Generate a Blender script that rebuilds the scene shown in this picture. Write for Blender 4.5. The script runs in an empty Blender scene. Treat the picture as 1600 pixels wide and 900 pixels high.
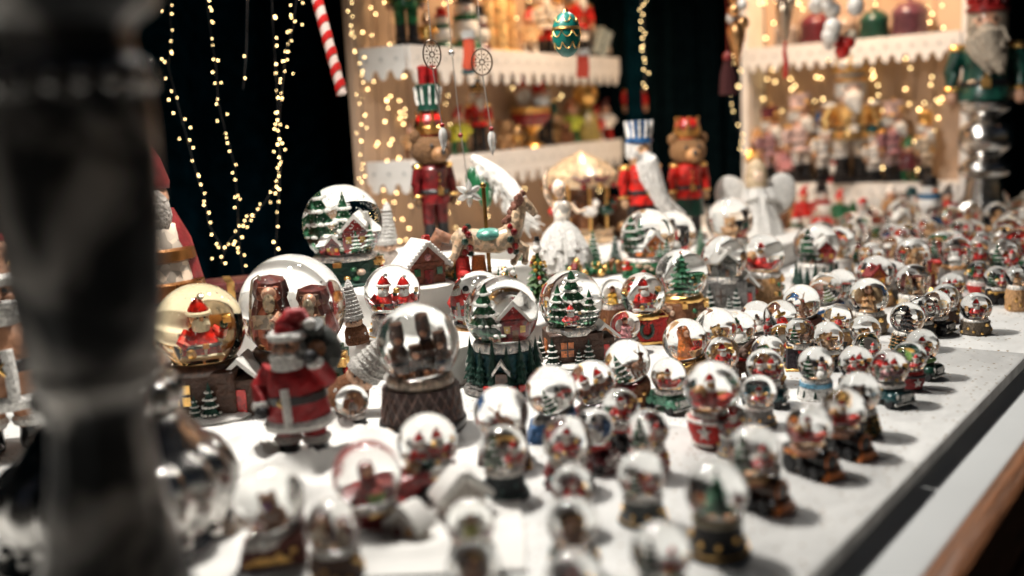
import bpy, math, random
from mathutils import Matrix, Vector, noise
R = math.radians
random.seed(7)
sc = bpy.context.scene
col = sc.collection

# ---------------------------------------------------------------- camera, sky, lamps, exposure
TOP = 0.85                       # height of the table top
EYE = TOP + 0.335                # camera height
FPX = 1600.0                     # focal length in photo pixels (36 mm lens)
cam_d = bpy.data.cameras.new('camera'); cam = bpy.data.objects.new('camera', cam_d); col.objects.link(cam)
cam_d.lens = 36.0; cam_d.sensor_width = 36.0; cam_d.clip_start = 0.02; cam_d.clip_end = 200
cam_d.dof.use_dof = True; cam_d.dof.focus_distance = 1.36; cam_d.dof.aperture_fstop = 2.0; cam_d.dof.aperture_blades = 0
PITCH, ROLL = R(9.4), R(3.0)
CAM = Matrix.Translation((0, 0, EYE)) @ Matrix.Rotation(R(90) - PITCH, 4, 'X') @ Matrix.Rotation(-ROLL, 4, 'Z')
cam.matrix_world = CAM
sc.camera = cam

world = bpy.data.worlds.new('World'); sc.world = world; world.use_nodes = True
wn = world.node_tree.nodes; wl = world.node_tree.links; wn.clear()
sky = wn.new('ShaderNodeTexSky'); sky.sky_type = 'NISHITA'; sky.sun_disc = False
sky.sun_elevation = R(-2.5); sky.sun_rotation = R(120); sky.altitude = 100
bg = wn.new('ShaderNodeBackground'); bg.inputs[1].default_value = 0.15
wo = wn.new('ShaderNodeOutputWorld')
wl.new(sky.outputs[0], bg.inputs[0]); wl.new(bg.outputs[0], wo.inputs[0])

vs = sc.view_settings
vs.view_transform = 'Standard'; vs.look = 'None'; vs.gamma = 1.0; vs.exposure = 0.0; vs.use_curve_mapping = False
cy = sc.cycles
cy.max_bounces = 14; cy.transmission_bounces = 10; cy.glossy_bounces = 5; cy.diffuse_bounces = 4; cy.transparent_max_bounces = 10
cy.caustics_reflective = False; cy.caustics_refractive = True; cy.blur_glossy = 0.6
cy.sample_clamp_indirect = 90.0; cy.sample_clamp_direct = 0
cy.use_denoising = True; cy.denoiser = 'OPENIMAGEDENOISE'; cy.use_adaptive_sampling = True; cy.adaptive_threshold = 0.015

def lamp_light(loc, power, color, radius, aim=None, cone=140):
    """the light of one stall lamp (its housing is built with the fixtures)"""
    l = bpy.data.lights.new('lamp_light', 'SPOT'); l.energy = power; l.color = color; l.shadow_soft_size = radius
    l.spot_size = R(cone); l.spot_blend = 0.6
    l.cycles.is_caustics_light = True
    o = bpy.data.objects.new('lamp_light', l); col.objects.link(o); o.location = loc
    d = Vector(aim if aim else (loc[0], loc[1], 0)) - Vector(loc)
    o.rotation_euler = d.to_track_quat('-Z', 'Y').to_euler()
    return o

# ---------------------------------------------------------------- layout: table frame
TH = R(37.5)
U = Vector((math.sin(TH), math.cos(TH), 0)); V = Vector((-math.cos(TH), math.sin(TH), 0))
E0 = Vector((0.287, 0.80, TOP))                     # a point of the table's front edge
def tp(u, v, h=0.0):                               # table coordinates -> world
    return E0 + U * u + V * v + Vector((0, 0, h))
def ray(px, py):
    return CAM.to_3x3() @ Vector(((px - 800) / FPX, (450 - py) / FPX, -1.0))
def at(px, py, Z):                                 # point seen at a pixel, at depth Z
    d = ray(px, py); return Vector((0, 0, EYE)) + d * (Z / -(CAM.to_3x3().inverted() @ d).z)
def spot(px, py, h=0.0):                           # point of the plane h above the table top
    d = ray(px, py); t = (TOP + h - EYE) / d.z
    return Vector((0, 0, EYE)) + d * t
def depth(p):
    return -(CAM.inverted() @ p).z

# ---------------------------------------------------------------- materials
def mat(name):
    m = bpy.data.materials.new(name); m.use_nodes = True
    n = m.node_tree.nodes; b = n['Principled BSDF']; return m, n, m.node_tree.links, b
def objmat(name, rough=0.4, metal=0.0, coat=0.0, var=0.25, scale=60, bump=0.0, patch=0):
    """paint whose colour is the object's own colour, with hand-painted unevenness"""
    m, n, l, b = mat(name)
    oi = n.new('ShaderNodeObjectInfo'); tc = n.new('ShaderNodeTexCoord')
    ns = n.new('ShaderNodeTexNoise'); ns.inputs['Scale'].default_value = scale; ns.inputs['Detail'].default_value = 4
    l.new(tc.outputs['Object'], ns.inputs['Vector'])
    mr = n.new('ShaderNodeMapRange'); mr.inputs[1].default_value = 0.3; mr.inputs[2].default_value = 0.7
    mr.inputs[3].default_value = 1 - var; mr.inputs[4].default_value = 1 + var * 0.6
    l.new(ns.outputs['Fac'], mr.inputs[0])
    mx = n.new('ShaderNodeVectorMath'); mx.operation = 'SCALE'
    l.new(oi.outputs['Color'], mx.inputs[0]); l.new(mr.outputs[0], mx.inputs['Scale'])
    if patch:
        vo = n.new('ShaderNodeTexVoronoi'); vo.inputs['Scale'].default_value = patch; l.new(tc.outputs['Object'], vo.inputs['Vector'])
        sp = n.new('ShaderNodeSeparateColor'); l.new(vo.outputs['Color'], sp.inputs[0])
        cr = n.new('ShaderNodeValToRGB'); e_ = cr.color_ramp.elements; cr.color_ramp.interpolation = 'CONSTANT'
        e_[0].position = 0.0; e_[0].color = (0.55, 0.55, 0.55, 1); e_[1].position = 0.16; e_[1].color = (1, 1, 1, 1)
        for (ps, cc) in ((0.42, (0.82, 0.8, 0.8, 1)), (0.6, (1.25, 1.2, 1.15, 1)), (0.84, (1.5, 1.4, 1.3, 1)), (0.93, (0.6, 0.6, 0.6, 1))):
            q_ = e_.new(ps); q_.color = cc
        l.new(sp.outputs[0], cr.inputs[0])
        m2 = n.new('ShaderNodeVectorMath'); m2.operation = 'MULTIPLY'; l.new(mx.outputs[0], m2.inputs[0]); l.new(cr.outputs[0], m2.inputs[1]); mx = m2
    l.new(mx.outputs[0], b.inputs['Base Color'])
    rr = n.new('ShaderNodeMapRange'); rr.inputs[3].default_value = max(0.03, rough - 0.12); rr.inputs[4].default_value = rough + 0.12
    l.new(ns.outputs['Fac'], rr.inputs[0]); l.new(rr.outputs[0], b.inputs['Roughness'])
    b.inputs['Metallic'].default_value = metal; b.inputs['Coat Weight'].default_value = coat
    b.inputs['Coat Roughness'].default_value = 0.12
    if bump:
        bp = n.new('ShaderNodeBump'); bp.inputs['Strength'].default_value = bump; bp.inputs['Distance'].default_value = 0.01
        l.new(ns.outputs['Fac'], bp.inputs['Height']); l.new(bp.outputs[0], b.inputs['Normal'])
    return m
PAINT = objmat('enamel_paint', 0.34, coat=0.35, var=0.3, scale=9, bump=0.12, patch=26)
MATTE = objmat('matte_resin', 0.55, var=0.4, scale=16, bump=0.4)
WOOLM = objmat('knitted_wool', 0.95, var=0.35, scale=45, bump=0.8)
METAL = objmat('worn_metal', 0.3, metal=1.0, var=0.35, scale=10, bump=0.1)
SNOW = objmat('snow_glitter', 0.5, var=0.12, scale=60, bump=0.35)
WOODM = objmat('stained_wood', 0.5, var=0.45, scale=7, bump=0.2)

def glass(name, ior, color=(1, 1, 1), rough=0.0):
    m, n, l, b = mat(name); n.remove(b)
    g = n.new('ShaderNodeBsdfGlass'); g.inputs['IOR'].default_value = ior; g.inputs['Roughness'].default_value = rough
    g.inputs['Color'].default_value = (*color, 1)
    l.new(g.outputs[0], n['Material Output'].inputs[0]); return m
def dome_glass(name, tint):
    """water-filled globe: refraction of water, surface reflection of the glass shell"""
    m, n, l, b = mat(name); n.remove(b)
    rf = n.new('ShaderNodeBsdfRefraction'); rf.inputs['IOR'].default_value = 1.36; rf.inputs['Roughness'].default_value = 0; rf.inputs['Color'].default_value = (*tint, 1)
    gl = n.new('ShaderNodeBsdfGlossy'); gl.inputs['Roughness'].default_value = 0.0
    fr = n.new('ShaderNodeFresnel'); ge = n.new('ShaderNodeNewGeometry'); mi = n.new('ShaderNodeMapRange')
    mi.inputs[3].default_value = 1.55; mi.inputs[4].default_value = 1.36; l.new(ge.outputs['Backfacing'], mi.inputs[0]); l.new(mi.outputs[0], fr.inputs['IOR'])
    mx = n.new('ShaderNodeMixShader'); l.new(fr.outputs[0], mx.inputs[0]); l.new(rf.outputs[0], mx.inputs[1]); l.new(gl.outputs[0], mx.inputs[2])
    l.new(mx.outputs[0], n['Material Output'].inputs[0]); return m
DOME = dome_glass('globe_glass_filled_with_water', (0.985, 0.99, 0.985)); AMBER = dome_glass('globe_glass_tinted_as_gold_reflection', (0.975, 0.90, 0.74))  # amber tint puts gold reflections into the glass colour
CRYSTAL, n, l, b = mat('cut_crystal'); b.inputs['Base Color'].default_value = (0.9, 0.9, 0.88, 1); b.inputs['Roughness'].default_value = 0.05
b.inputs['Transmission Weight'].default_value = 0.55; b.inputs['IOR'].default_value = 1.6; b.inputs['Coat Weight'].default_value = 0.5

def emit(name, color, s):
    m, n, l, b = mat(name); b.inputs['Base Color'].default_value = (*color, 1)
    b.inputs['Emission Color'].default_value = (*color, 1); b.inputs['Emission Strength'].default_value = s; return m
BULB = emit('fairy_light_bulb', (1.0, 0.70, 0.31), 12)
LAMPGLOW = emit('lamp_bulb', (1.0, 0.93, 0.82), 25)

# ---------------------------------------------------------------- mesh builder
class MB:
    def __init__(s): s.v = []; s.f = []; s.sm = []
    def add(s, vs_, fs, M=None, smooth=True):
        o = len(s.v)
        s.v += [tuple(M @ Vector(p)) if M else tuple(p) for p in vs_]
        for q in fs: s.f.append(tuple(i + o for i in q)); s.sm.append(smooth)
        return s
    def lathe(s, prof, n=20, M=None, mod=None, smooth=True):
        vs_, fs = [], []
        for (r, z) in prof:
            for i in range(n):
                a = 2 * math.pi * i / n; rr = max(r, 1e-5)
                if mod: rr = mod(rr, z, a)
                vs_.append((rr * math.cos(a), rr * math.sin(a), z))
        for j in range(len(prof) - 1):
            for i in range(n):
                k = (i + 1) % n; fs.append((j * n + i, j * n + k, (j + 1) * n + k, (j + 1) * n + i))
        fs.append(tuple(range(n - 1, -1, -1))); fs.append(tuple((len(prof) - 1) * n + i for i in range(n)))
        return s.add(vs_, fs, M, smooth)
    def cone(s, c, r0, r1, h, n=14, M=None, smooth=True):
        T = Matrix.Translation(c); T = M @ T if M else T
        return s.lathe([(r0, 0), (r1, h)], n, T, smooth=smooth)
    def sph(s, c, r, n=12, sc_=(1, 1, 1), M=None):
        T = Matrix.Translation(c) @ Matrix.Diagonal((*sc_, 1)); T = M @ T if M else T
        m = max(4, n * 2 // 3)
        return s.lathe([(r * math.sin(math.pi * j / m), -r * math.cos(math.pi * j / m)) for j in range(m + 1)], n, T)
    def box(s, c, d, M=None, top=(1, 1), bev=0.12):
        """chamfered box: centre c, size d, optional taper of the top"""
        x, y, z = d[0] / 2, d[1] / 2, d[2] / 2; b = min(x, y, z) * bev
        T = Matrix.Translation(c); T = M @ T if M else T
        rings = [(-z, b), (-z + b, 0), (z - b, 0), (z, b)]
        vs_, fs = [], []
        for (zz, ins) in rings:
            kx = 1 + (top[0] - 1) * (zz + z) / (2 * z); ky = 1 + (top[1] - 1) * (zz + z) / (2 * z)
            X, Y = x * kx - ins, y * ky - ins
            for (px, py) in ((-X + b, -Y), (X - b, -Y), (X, -Y + b), (X, Y - b), (X - b, Y), (-X + b, Y), (-X, Y - b), (-X, -Y + b)):
                vs_.append((px, py, zz))
        for j in range(3):
            for i in range(8):
                k = (i + 1) % 8; fs.append((j * 8 + i, j * 8 + k, j * 8 + 8 + k, j * 8 + 8 + i))
        fs.append(tuple(range(7, -1, -1))); fs.append(tuple(24 + i for i in range(8)))
        return s.add(vs_, fs, T, False)
    def tube(s, pts, rad, n=8, closed=False):
        pts = [Vector(p) for p in pts]
        rr = rad if isinstance(rad, (list, tuple)) else [rad] * len(pts)
        vs_, fs = [], []; up = Vector((0.123, 0.34, 0.93)).normalized(); N = len(pts)
        for i, p in enumerate(pts):
            a = pts[(i - 1) % N] if (closed or i > 0) else p
            b = pts[(i + 1) % N] if (closed or i < N - 1) else p
            t = (b - a); t = t.normalized() if t.length > 1e-9 else Vector((0, 0, 1))
            x = up.cross(t)
            if x.length < 0.05: x = Vector((1, 0, 0)).cross(t)
            x.normalize(); y = t.cross(x)
            for k in range(n):
                an = 2 * math.pi * k / n
                vs_.append(p + (x * math.cos(an) + y * math.sin(an)) * rr[i])
        for i in range(N if closed else N - 1):
            for k in range(n):
                kk = (k + 1) % n; j = (i + 1) % N
                fs.append((i * n + k, i * n + kk, j * n + kk, j * n + k))
        if not closed:
            fs.append(tuple(range(n - 1, -1, -1))); fs.append(tuple((N - 1) * n + k for k in range(n)))
        return s.add(vs_, fs)
    def ring(s, c, r, t, n=20, m=6, M=None):
        T = Matrix.Translation(c); T = M @ T if M else T
        return s.tube([T @ Vector((r * math.cos(2 * math.pi * i / n), r * math.sin(2 * math.pi * i / n), 0)) for i in range(n)], t, m, True)
    def prism(s, poly, y0, y1, M=None):
        """outline in x,z extruded along y"""
        n = len(poly); vs_ = [(p[0], y0, p[1]) for p in poly] + [(p[0], y1, p[1]) for p in poly]
        fs = [tuple(range(n)), tuple(range(2 * n - 1, n - 1, -1))] + [(i, n + i, n + (i + 1) % n, (i + 1) % n) for i in range(n)]
        return s.add(vs_, fs, M, False)
    def data(s, name='mesh'):
        m = bpy.data.meshes.new(name); m.from_pydata(s.v, [], s.f); m.update()
        m.polygons.foreach_set('use_smooth', s.sm); 
        try: m.set_sharp_from_angle(angle=R(42))
        except Exception: pass
        return m

def put(name, data, m, parent=None, color=(1, 1, 1), M=None, label=None, cat=None, group=None, kind=None):
    if isinstance(data, MB): data = data.data(name)
    if m is not None and not data.materials: data.materials.append(m)
    o = bpy.data.objects.new(name, data); col.objects.link(o)
    if m is not None and data.materials[0] != m:
        o.material_slots[0].link = 'OBJECT'; o.material_slots[0].material = m
    o.color = (*color, 1)
    if parent: o.parent = parent
    if M is not None: o.matrix_local = M
    if label: o['label'] = label
    if cat: o['category'] = cat
    if group: o['group'] = group
    if kind: o['kind'] = kind
    return o
def thing(name, label, cat, loc=(0, 0, 0), yaw=0, s=1.0, group=None, lean=None):
    o = bpy.data.objects.new(name, None); col.objects.link(o); o.empty_display_size = 0.02
    M = Matrix.Translation(loc)
    if lean: M = M @ lean
    o.matrix_world = M @ Matrix.Rotation(yaw, 4, 'Z') @ Matrix.Scale(s, 4)
    o['label'] = label; o['category'] = cat
    if group: o['group'] = group
    return o
RX = lambda a: Matrix.Rotation(a, 4, 'X')
RY = lambda a: Matrix.Rotation(a, 4, 'Y')
RZ = lambda a: Matrix.Rotation(a, 4, 'Z')
TR = lambda x, y, z: Matrix.Translation((x, y, z))
SC = lambda s, y=None, z=None: Matrix.Diagonal((s, s if y is None else y, s if z is None else z, 1))
# colours
RED = (0.54, 0.016, 0.011); DKRED = (0.24, 0.010, 0.011); WHT = (0.80, 0.78, 0.74); SKIN = (0.62, 0.34, 0.22)
GRN = (0.012, 0.12, 0.045); DKGRN = (0.006, 0.046, 0.030); MINT = (0.12, 0.36, 0.24); BLK = (0.012, 0.012, 0.014)
BRN = (0.20, 0.078, 0.030); DKBRN = (0.070, 0.030, 0.016); TAN = (0.52, 0.29, 0.13); GOLD = (0.95, 0.58, 0.20)
BLUE = (0.02, 0.10, 0.26); LBLUE = (0.16, 0.42, 0.62); TEAL = (0.008, 0.06, 0.07); GREY = (0.22, 0.21, 0.20)
ORNG = (0.62, 0.17, 0.03); PINK = (0.62, 0.28, 0.30); YEL = (0.72, 0.42, 0.06); WINE = (0.11, 0.015, 0.022); SILV = (0.72, 0.70, 0.67)
# ---------------------------------------------------------------- figures inside the globes (unit: globe diameter, standing on z = 0)
def F_tree(h=0.55, r=0.2, tiers=5, snow=True, seed=1):
    rnd = random.Random(seed); g, w = MB(), MB()
    g.cone((0, 0, 0), 0.03, 0.03, 0.1, 6)
    n = 13
    for j in range(tiers):
        z0 = 0.05 + (h - 0.08) * j / tiers; rr = r * (1 - j / (tiers + 0.3)); hh = (h - 0.05) / tiers * 1.7
        vs_, fs = [(0, 0, z0 + hh)], []
        for i in range(2 * n):
            a = math.pi * i / n + rnd.random() * 0.15; q = rr * (1.0 if i % 2 == 0 else 0.72) * (0.9 + 0.2 * rnd.random())
            vs_.append((q * math.cos(a), q * math.sin(a), z0 + (0 if i % 2 == 0 else 0.03) + rnd.random() * 0.012))
        vs_.append((0, 0, z0 + 0.05))
        for i in range(2 * n):
            fs.append((0, 1 + i, 1 + (i + 1) % (2 * n))); fs.append((2 * n + 1, 1 + (i + 1) % (2 * n), 1 + i))
        g.add(vs_, fs, smooth=False)
        for i in range(n):
            if rnd.random() < (0.75 if snow else 0.35):
                a = 2 * math.pi * i / n + 0.1
                w.sph((rr * 0.86 * math.cos(a), rr * 0.86 * math.sin(a), z0 + 0.03), 0.022 + 0.012 * rnd.random(), 5, (1, 1, 0.55))
    return g, w
def figset():
    S = {}
    # bearded figure in a red suit
    b, f, w, k, hd = MB(), MB(), MB(), MB(), MB()
    b.lathe([(0.0, 0.05), (0.12, 0.05), (0.145, 0.10), (0.13, 0.2), (0.085, 0.3), (0.05, 0.33)], 16)
    b.tube([(-0.09, 0, 0.28), (-0.16, -0.03, 0.21), (-0.13, -0.10, 0.16)], [0.045, 0.042, 0.034], 8)
    b.tube([(0.09, 0, 0.28), (0.16, -0.03, 0.24), (0.17, -0.08, 0.30)], [0.045, 0.042, 0.034], 8)
    hd.lathe([(0.085, 0.42), (0.082, 0.45), (0.055, 0.50), (0.02, 0.55), (0.0, 0.555)], 12)
    f.sph((0, -0.01, 0.385), 0.078, 12); f.sph((0, -0.087, 0.385), 0.018, 6)
    w.sph((0, -0.05, 0.33), 0.075, 12, (1, 0.7, 1.15)); w.ring((0, 0, 0.425), 0.078, 0.022, 14); w.ring((0, 0, 0.075), 0.14, 0.025, 16)
    w.sph((0.03, 0, 0.56), 0.03, 8); w.tube([(0, -0.13, 0.08), (0, -0.135, 0.18)], 0.016, 6)
    k.ring((0, 0, 0.17), 0.137, 0.018, 16); k.sph((-0.06, -0.04, 0.03), 0.055, 8, (1, 1.3, 0.7)); k.sph((0.06, -0.04, 0.03), 0.055, 8, (1, 1.3, 0.7))
    for s_ in (-1, 1): k.sph((0.028 * s_, -0.082, 0.402), 0.010, 5)
    mt = MB(); mt.sph((-0.12, -0.125, 0.145), 0.036, 7); mt.sph((0.172, -0.09, 0.325), 0.036, 7); gb = MB(); gb.box((0, -0.157, 0.17), (0.05, 0.02, 0.045)); gb.sph((-0.13, -0.17, 0.11), 0.05, 7); gb.box((0.2, -0.09, 0.37), (0.07, 0.07, 0.07))
    S['red'] = [('bearded_figurine', b, RED), ('face', f, SKIN), ('beard', w, WHT), ('boots', k, BLK), ('hat', hd, RED), ('mittens', mt, DKGRN), ('presents', gb, GOLD)]
    # tree
    g, w = F_tree(); S['tree'] = [('miniature_tree', g, GRN), ('snow_tips', w, WHT)]
    g, w = F_tree(0.6, 0.24, 7, False, 3); b = MB(); b.sph((0, 0, 0.64), 0.03, 6)
    S['bigtree'] = [('miniature_tree', g, GRN), ('baubles', w, MINT), ('tree_topper', b, ORNG)]
    # snowman
    b, k, c, r = MB(), MB(), MB(), MB()
    b.sph((0, 0, 0.12), 0.14, 14); b.sph((0, 0, 0.30), 0.105, 12); b.sph((0, 0, 0.43), 0.075, 12)
    k.cone((0, 0, 0.48), 0.085, 0.085, 0.015, 12); k.cone((0, 0, 0.49), 0.055, 0.05, 0.09, 12)
    for q in ((-0.028, 0.45), (0.028, 0.45)): k.sph((q[0], -0.068, q[1]), 0.012, 5)
    for z in (0.27, 0.32): k.sph((0, -0.105, z), 0.013, 5)
    c.cone((0, 0, 0), 0.02, 0.002, 0.08, 6, TR(0, -0.06, 0.425) @ RX(R(90)))
    r.ring((0, 0, 0.375), 0.075, 0.022, 12); r.tube([(0.04, -0.08, 0.37), (0.06, -0.11, 0.26)], 0.02, 6)
    S['snowman'] = [('miniature_snowman', b, WHT), ('hat', k, BLK), ('nose', c, ORNG), ('scarf', r, RED)]
    # teddy / brown bear
    b, n_, k = MB(), MB(), MB()
    b.sph((0, 0, 0.14), 0.13, 12, (1, 0.9, 1.1)); b.sph((0, -0.02, 0.33), 0.1, 12)
    for s_ in (-1, 1):
        b.sph((0.075 * s_, 0, 0.41), 0.035, 8); b.sph((0.12 * s_, -0.05, 0.2), 0.045, 8, (1, 1, 1.5)); b.sph((0.08 * s_, -0.1, 0.045), 0.055, 8)
        k.sph((0.035 * s_, -0.105, 0.35), 0.012, 5)
    n_.sph((0, -0.1, 0.31), 0.042, 8); k.sph((0, -0.14, 0.32), 0.014, 5)
    S['bear'] = [('miniature_bear', b, TAN), ('muzzle', n_, (0.6, 0.42, 0.26)), ('eyes', k, BLK)]
    # angel
    b, f, w, h = MB(), MB(), MB(), MB()
    b.lathe([(0, 0), (0.15, 0), (0.13, 0.08), (0.075, 0.25), (0.06, 0.31), (0.03, 0.34)], 16, mod=lambda r, z, a: r * (1 + 0.06 * math.cos(9 * a)))
    f.sph((0, 0, 0.40), 0.065, 10); h.sph((0, 0.015, 0.415), 0.072, 10, (1, 1, 1)); 
    for s_ in (-1, 1):
        w.sph((0.12 * s_, 0.06, 0.30), 0.1, 10, (1, 0.25, 1.4), ); b.tube([(0.06 * s_, 0, 0.29), (0.1 * s_, -0.07, 0.24), (0.02 * s_, -0.1, 0.26)], [0.03, 0.026, 0.02], 6)
    S['angel'] = [('miniature_angel', b, TAN), ('face', f, SKIN), ('wings', w, WHT), ('hair', h, BRN)]
    # house
    b, r, y, d = MB(), MB(), MB(), MB()
    b.box((0, 0, 0.12), (0.3, 0.24, 0.24)); b.prism([(-0.15, 0.24), (0.15, 0.24), (0, 0.38)], -0.118, 0.118)
    r.prism([(-0.2, 0.22), (-0.17, 0.21), (0, 0.375), (0.17, 0.21), (0.2, 0.22), (0, 0.435)], -0.155, 0.155); r.box((0.09, 0.02, 0.37), (0.05, 0.05, 0.12))
    for x in (-0.08, 0.08): y.box((x, -0.122, 0.14), (0.06, 0.012, 0.07))
    d.box((0, -0.122, 0.07), (0.06, 0.014, 0.13))
    S['house'] = [('miniature_house', b, DKRED), ('roof', r, WHT), ('windows', y, YEL), ('door', d, BRN)]
    # two robed figures under a hut
    b, c, f, h = MB(), MB(), MB(), MB()
    for (x, q, hh) in ((-0.13, b, 0.42), (0.12, c, 0.36)):
        q.lathe([(0, 0), (0.13, 0), (0.12, 0.1), (0.085, hh * 0.62), (0.06, hh * 0.78), (0.08, hh * 0.82), (0.075, hh), (0.0, hh * 1.08)], 14, TR(x, 0.02, 0), mod=lambda r, z, a: r * (1 + 0.07 * math.cos(7 * a)))
        f.sph((x, -0.045, hh * 0.9), 0.05, 10)
        f.tube([(x + 0.05, -0.06, hh * 0.6), (x + 0.02, -0.13, hh * 0.5)], [0.03, 0.025], 6)
    h.sph((0.0, -0.14, 0.08), 0.06, 8, (1.6, 0.9, 0.8)); h.box((0, -0.14, 0.03), (0.2, 0.12, 0.05))
    ck, bd_ = MB(), MB()
    for (x, hh, s_) in ((-0.13, 0.42, -1), (0.12, 0.36, 1)):
        ck.lathe([(0.14, 0.0), (0.155, 0.03), (0.13, 0.14), (0.105, hh * 0.6), (0.085, hh * 0.8), (0.10, hh * 0.9), (0.085, hh * 1.06), (0.0, hh * 1.14)], 18, TR(x, 0.05, 0), mod=lambda r, z, a: r * (1 + 0.08 * math.cos(8 * a)))
        bd_.sph((x, -0.085, hh * 0.78), 0.045, 8, (0.9, 0.6, 1.5)); bd_.sph((x, -0.095, hh * 0.91), 0.012, 6); bd_.box((x + 0.03 * s_, -0.12, hh * 0.5), (0.12, 0.02, 0.09), RZ(0.2 * s_)); bd_.tube([(x, -0.1, hh * 0.62), (x + 0.05, -0.125, hh * 0.3), (x + 0.06, -0.13, 0.02)], [0.022, 0.03, 0.034], 6)
    bd_.tube([(-0.27, -0.06, 0.0), (-0.25, -0.07, 0.3), (-0.24, -0.07, 0.5), (-0.2, -0.08, 0.53), (-0.18, -0.08, 0.49)], 0.01, 6)
    for i in range(10): h.sph((0.26 * math.cos(i * 0.63), 0.02 - 0.2 * abs(math.sin(i * 0.63)), 0.025), 0.035, 6)
    S['pair'] = [('cloaks', ck, (0.12, 0.03, 0.025)), ('scarves', bd_, (0.45, 0.36, 0.24)), ('robed_figurine', b, BRN), ('second_robed_figurine', c, DKBRN), ('faces', f, SKIN), ('crib', h, TAN)]
    # sleigh with the red figure
    b, g, w, t = MB(), MB(), MB(), MB()
    b.prism([(-0.2, 0.08), (0.14, 0.08), (0.24, 0.2), (0.2, 0.22), (0.1, 0.17), (-0.13, 0.17), (-0.2, 0.27), (-0.25, 0.25)], -0.1, 0.1)
    for y in (-0.09, 0.09): g.tube([(-0.24, y, 0.03), (0.15, y, 0.03), (0.25, y, 0.06), (0.27, y, 0.11)], 0.014, 6)
    b.lathe([(0.0, 0.12), (0.1, 0.14), (0.085, 0.25), (0.04, 0.3)], 12, TR(-0.03, 0, 0)); b.lathe([(0.065, 0.4), (0.03, 0.47), (0.0, 0.49)], 10, TR(-0.03, 0, 0))
    w.sph((-0.03, -0.02, 0.3), 0.07, 10, (1, 0.9, 1)); w.ring((-0.03, 0, 0.395), 0.06, 0.018, 12); t.sph((-0.03, -0.05, 0.35), 0.05, 8); t.sph((-0.16, 0, 0.27), 0.09, 8)
    S['sleigh'] = [('miniature_sleigh', b, RED), ('runners', g, GOLD), ('beard', w, WHT), ('sack', t, TAN)]
    # reindeer
    b, a, r = MB(), MB(), MB()
    b.sph((0, 0, 0.22), 0.1, 12, (0.85, 1.4, 0.85)); b.tube([(0, -0.1, 0.26), (0, -0.16, 0.36), (0, -0.18, 0.42)], [0.06, 0.045, 0.04], 8); b.sph((0, -0.2, 0.43), 0.055, 10, (0.9, 1.4, 0.9))
    for (x, y) in ((-0.055, -0.09), (0.055, -0.09), (-0.055, 0.09), (0.055, 0.09)): b.tube([(x, y, 0.2), (x, y + 0.01, 0.1), (x, y, 0)], [0.035, 0.022, 0.024], 6)
    for s_ in (-1, 1): a.tube([(0.03 * s_, -0.17, 0.46), (0.09 * s_, -0.16, 0.54), (0.13 * s_, -0.17, 0.6)], [0.014, 0.012, 0.006], 5); a.tube([(0.075 * s_, -0.16, 0.52), (0.06 * s_, -0.19, 0.58)], [0.01, 0.005], 5)
    r.sph((0, -0.275, 0.43), 0.022, 6)
    S['deer'] = [('miniature_reindeer', b, BRN), ('antlers', a, TAN), ('nose', r, RED)]
    # bell with bow
    b, y, w = MB(), MB(), MB()
    b.lathe([(0.0, 0.0), (0.17, 0.0), (0.17, 0.03), (0.12, 0.1), (0.1, 0.22), (0.06, 0.28), (0, 0.29)], 16); y.ring((0, 0, 0.02), 0.17, 0.016, 18); y.ring((0, 0, 0.12), 0.118, 0.012, 16)
    for s_ in (-1, 1): w.sph((0.07 * s_, -0.01, 0.33), 0.06, 8, (1.2, 0.6, 0.7))
    y.sph((0, 0, 0.33), 0.035, 8); y.sph((0, 0, 0.4), 0.05, 8, (0.7, 0.7, 1.3))
    S['bell'] = [('miniature_bell', b, RED), ('trim', y, GOLD), ('bow', w, GOLD)]
    # hooded figure with a basket
    b, f, y, r = MB(), MB(), MB(), MB()
    b.lathe([(0, 0), (0.16, 0), (0.15, 0.1), (0.11, 0.24), (0.09, 0.33), (0.1, 0.42), (0.075, 0.5), (0.0, 0.535)], 16)
    f.sph((0.02, -0.05, 0.41), 0.068, 12); y.lathe([(0, 0), (0.08, 0), (0.12, 0.12), (0.115, 0.14), (0, 0.15)], 12, TR(0.1, -0.14, 0.0))
    for i in range(9): r.sph((0.1 + 0.07 * math.cos(i * 2.4) * (i / 9) ** 0.5, -0.14 + 0.07 * math.sin(i * 2.4) * (i / 9) ** 0.5, 0.155), 0.03, 6)
    S['hood'] = [('hooded_figurine', b, ORNG), ('face', f, SKIN), ('basket', y, TAN), ('apples', r, RED)]
    # two dolls: soldier toys and a bow (large brown globe)
    b, w, k, r = MB(), MB(), MB(), MB()
    for (x, y, hh) in ((-0.17, 0.03, 0.52), (0.06, 0.06, 0.56), (0.2, 0, 0.4), (-0.02, -0.12, 0.34)):
        b.lathe([(0, 0), (0.07, 0), (0.075, hh * 0.3), (0.08, hh * 0.5), (0.045, hh * 0.62), (0.06, hh * 0.68), (0.066, hh * 0.8), (0.06, hh), (0, hh * 1.02)], 12, TR(x, y, 0))
        w.sph((x, y - 0.045, hh * 0.72), 0.038, 8); k.cone((x, y, hh * 0.3), 0.083, 0.083, 0.03, 12)
    for i in range(7): r.sph((0.2 * math.cos(i), -0.12 + 0.08 * math.sin(i * 2.1), 0.04), 0.045, 6)
    S['dolls'] = [('toy_soldiers', b, DKBRN), ('faces', w, SKIN), ('belts', k, BLK), ('gifts', r, BRN)]
    # couple in red
    A = S['red']; out = []
    for (nm, mb, c) in A:
        q = MB(); q.add(mb.v, mb.f, TR(-0.1, -0.02, 0) @ SC(0.95)); q.add(mb.v, mb.f, TR(0.13, 0.05, 0) @ RZ(R(25)) @ SC(0.9)); out.append((nm, q, c))
    S['couple'] = out
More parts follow.
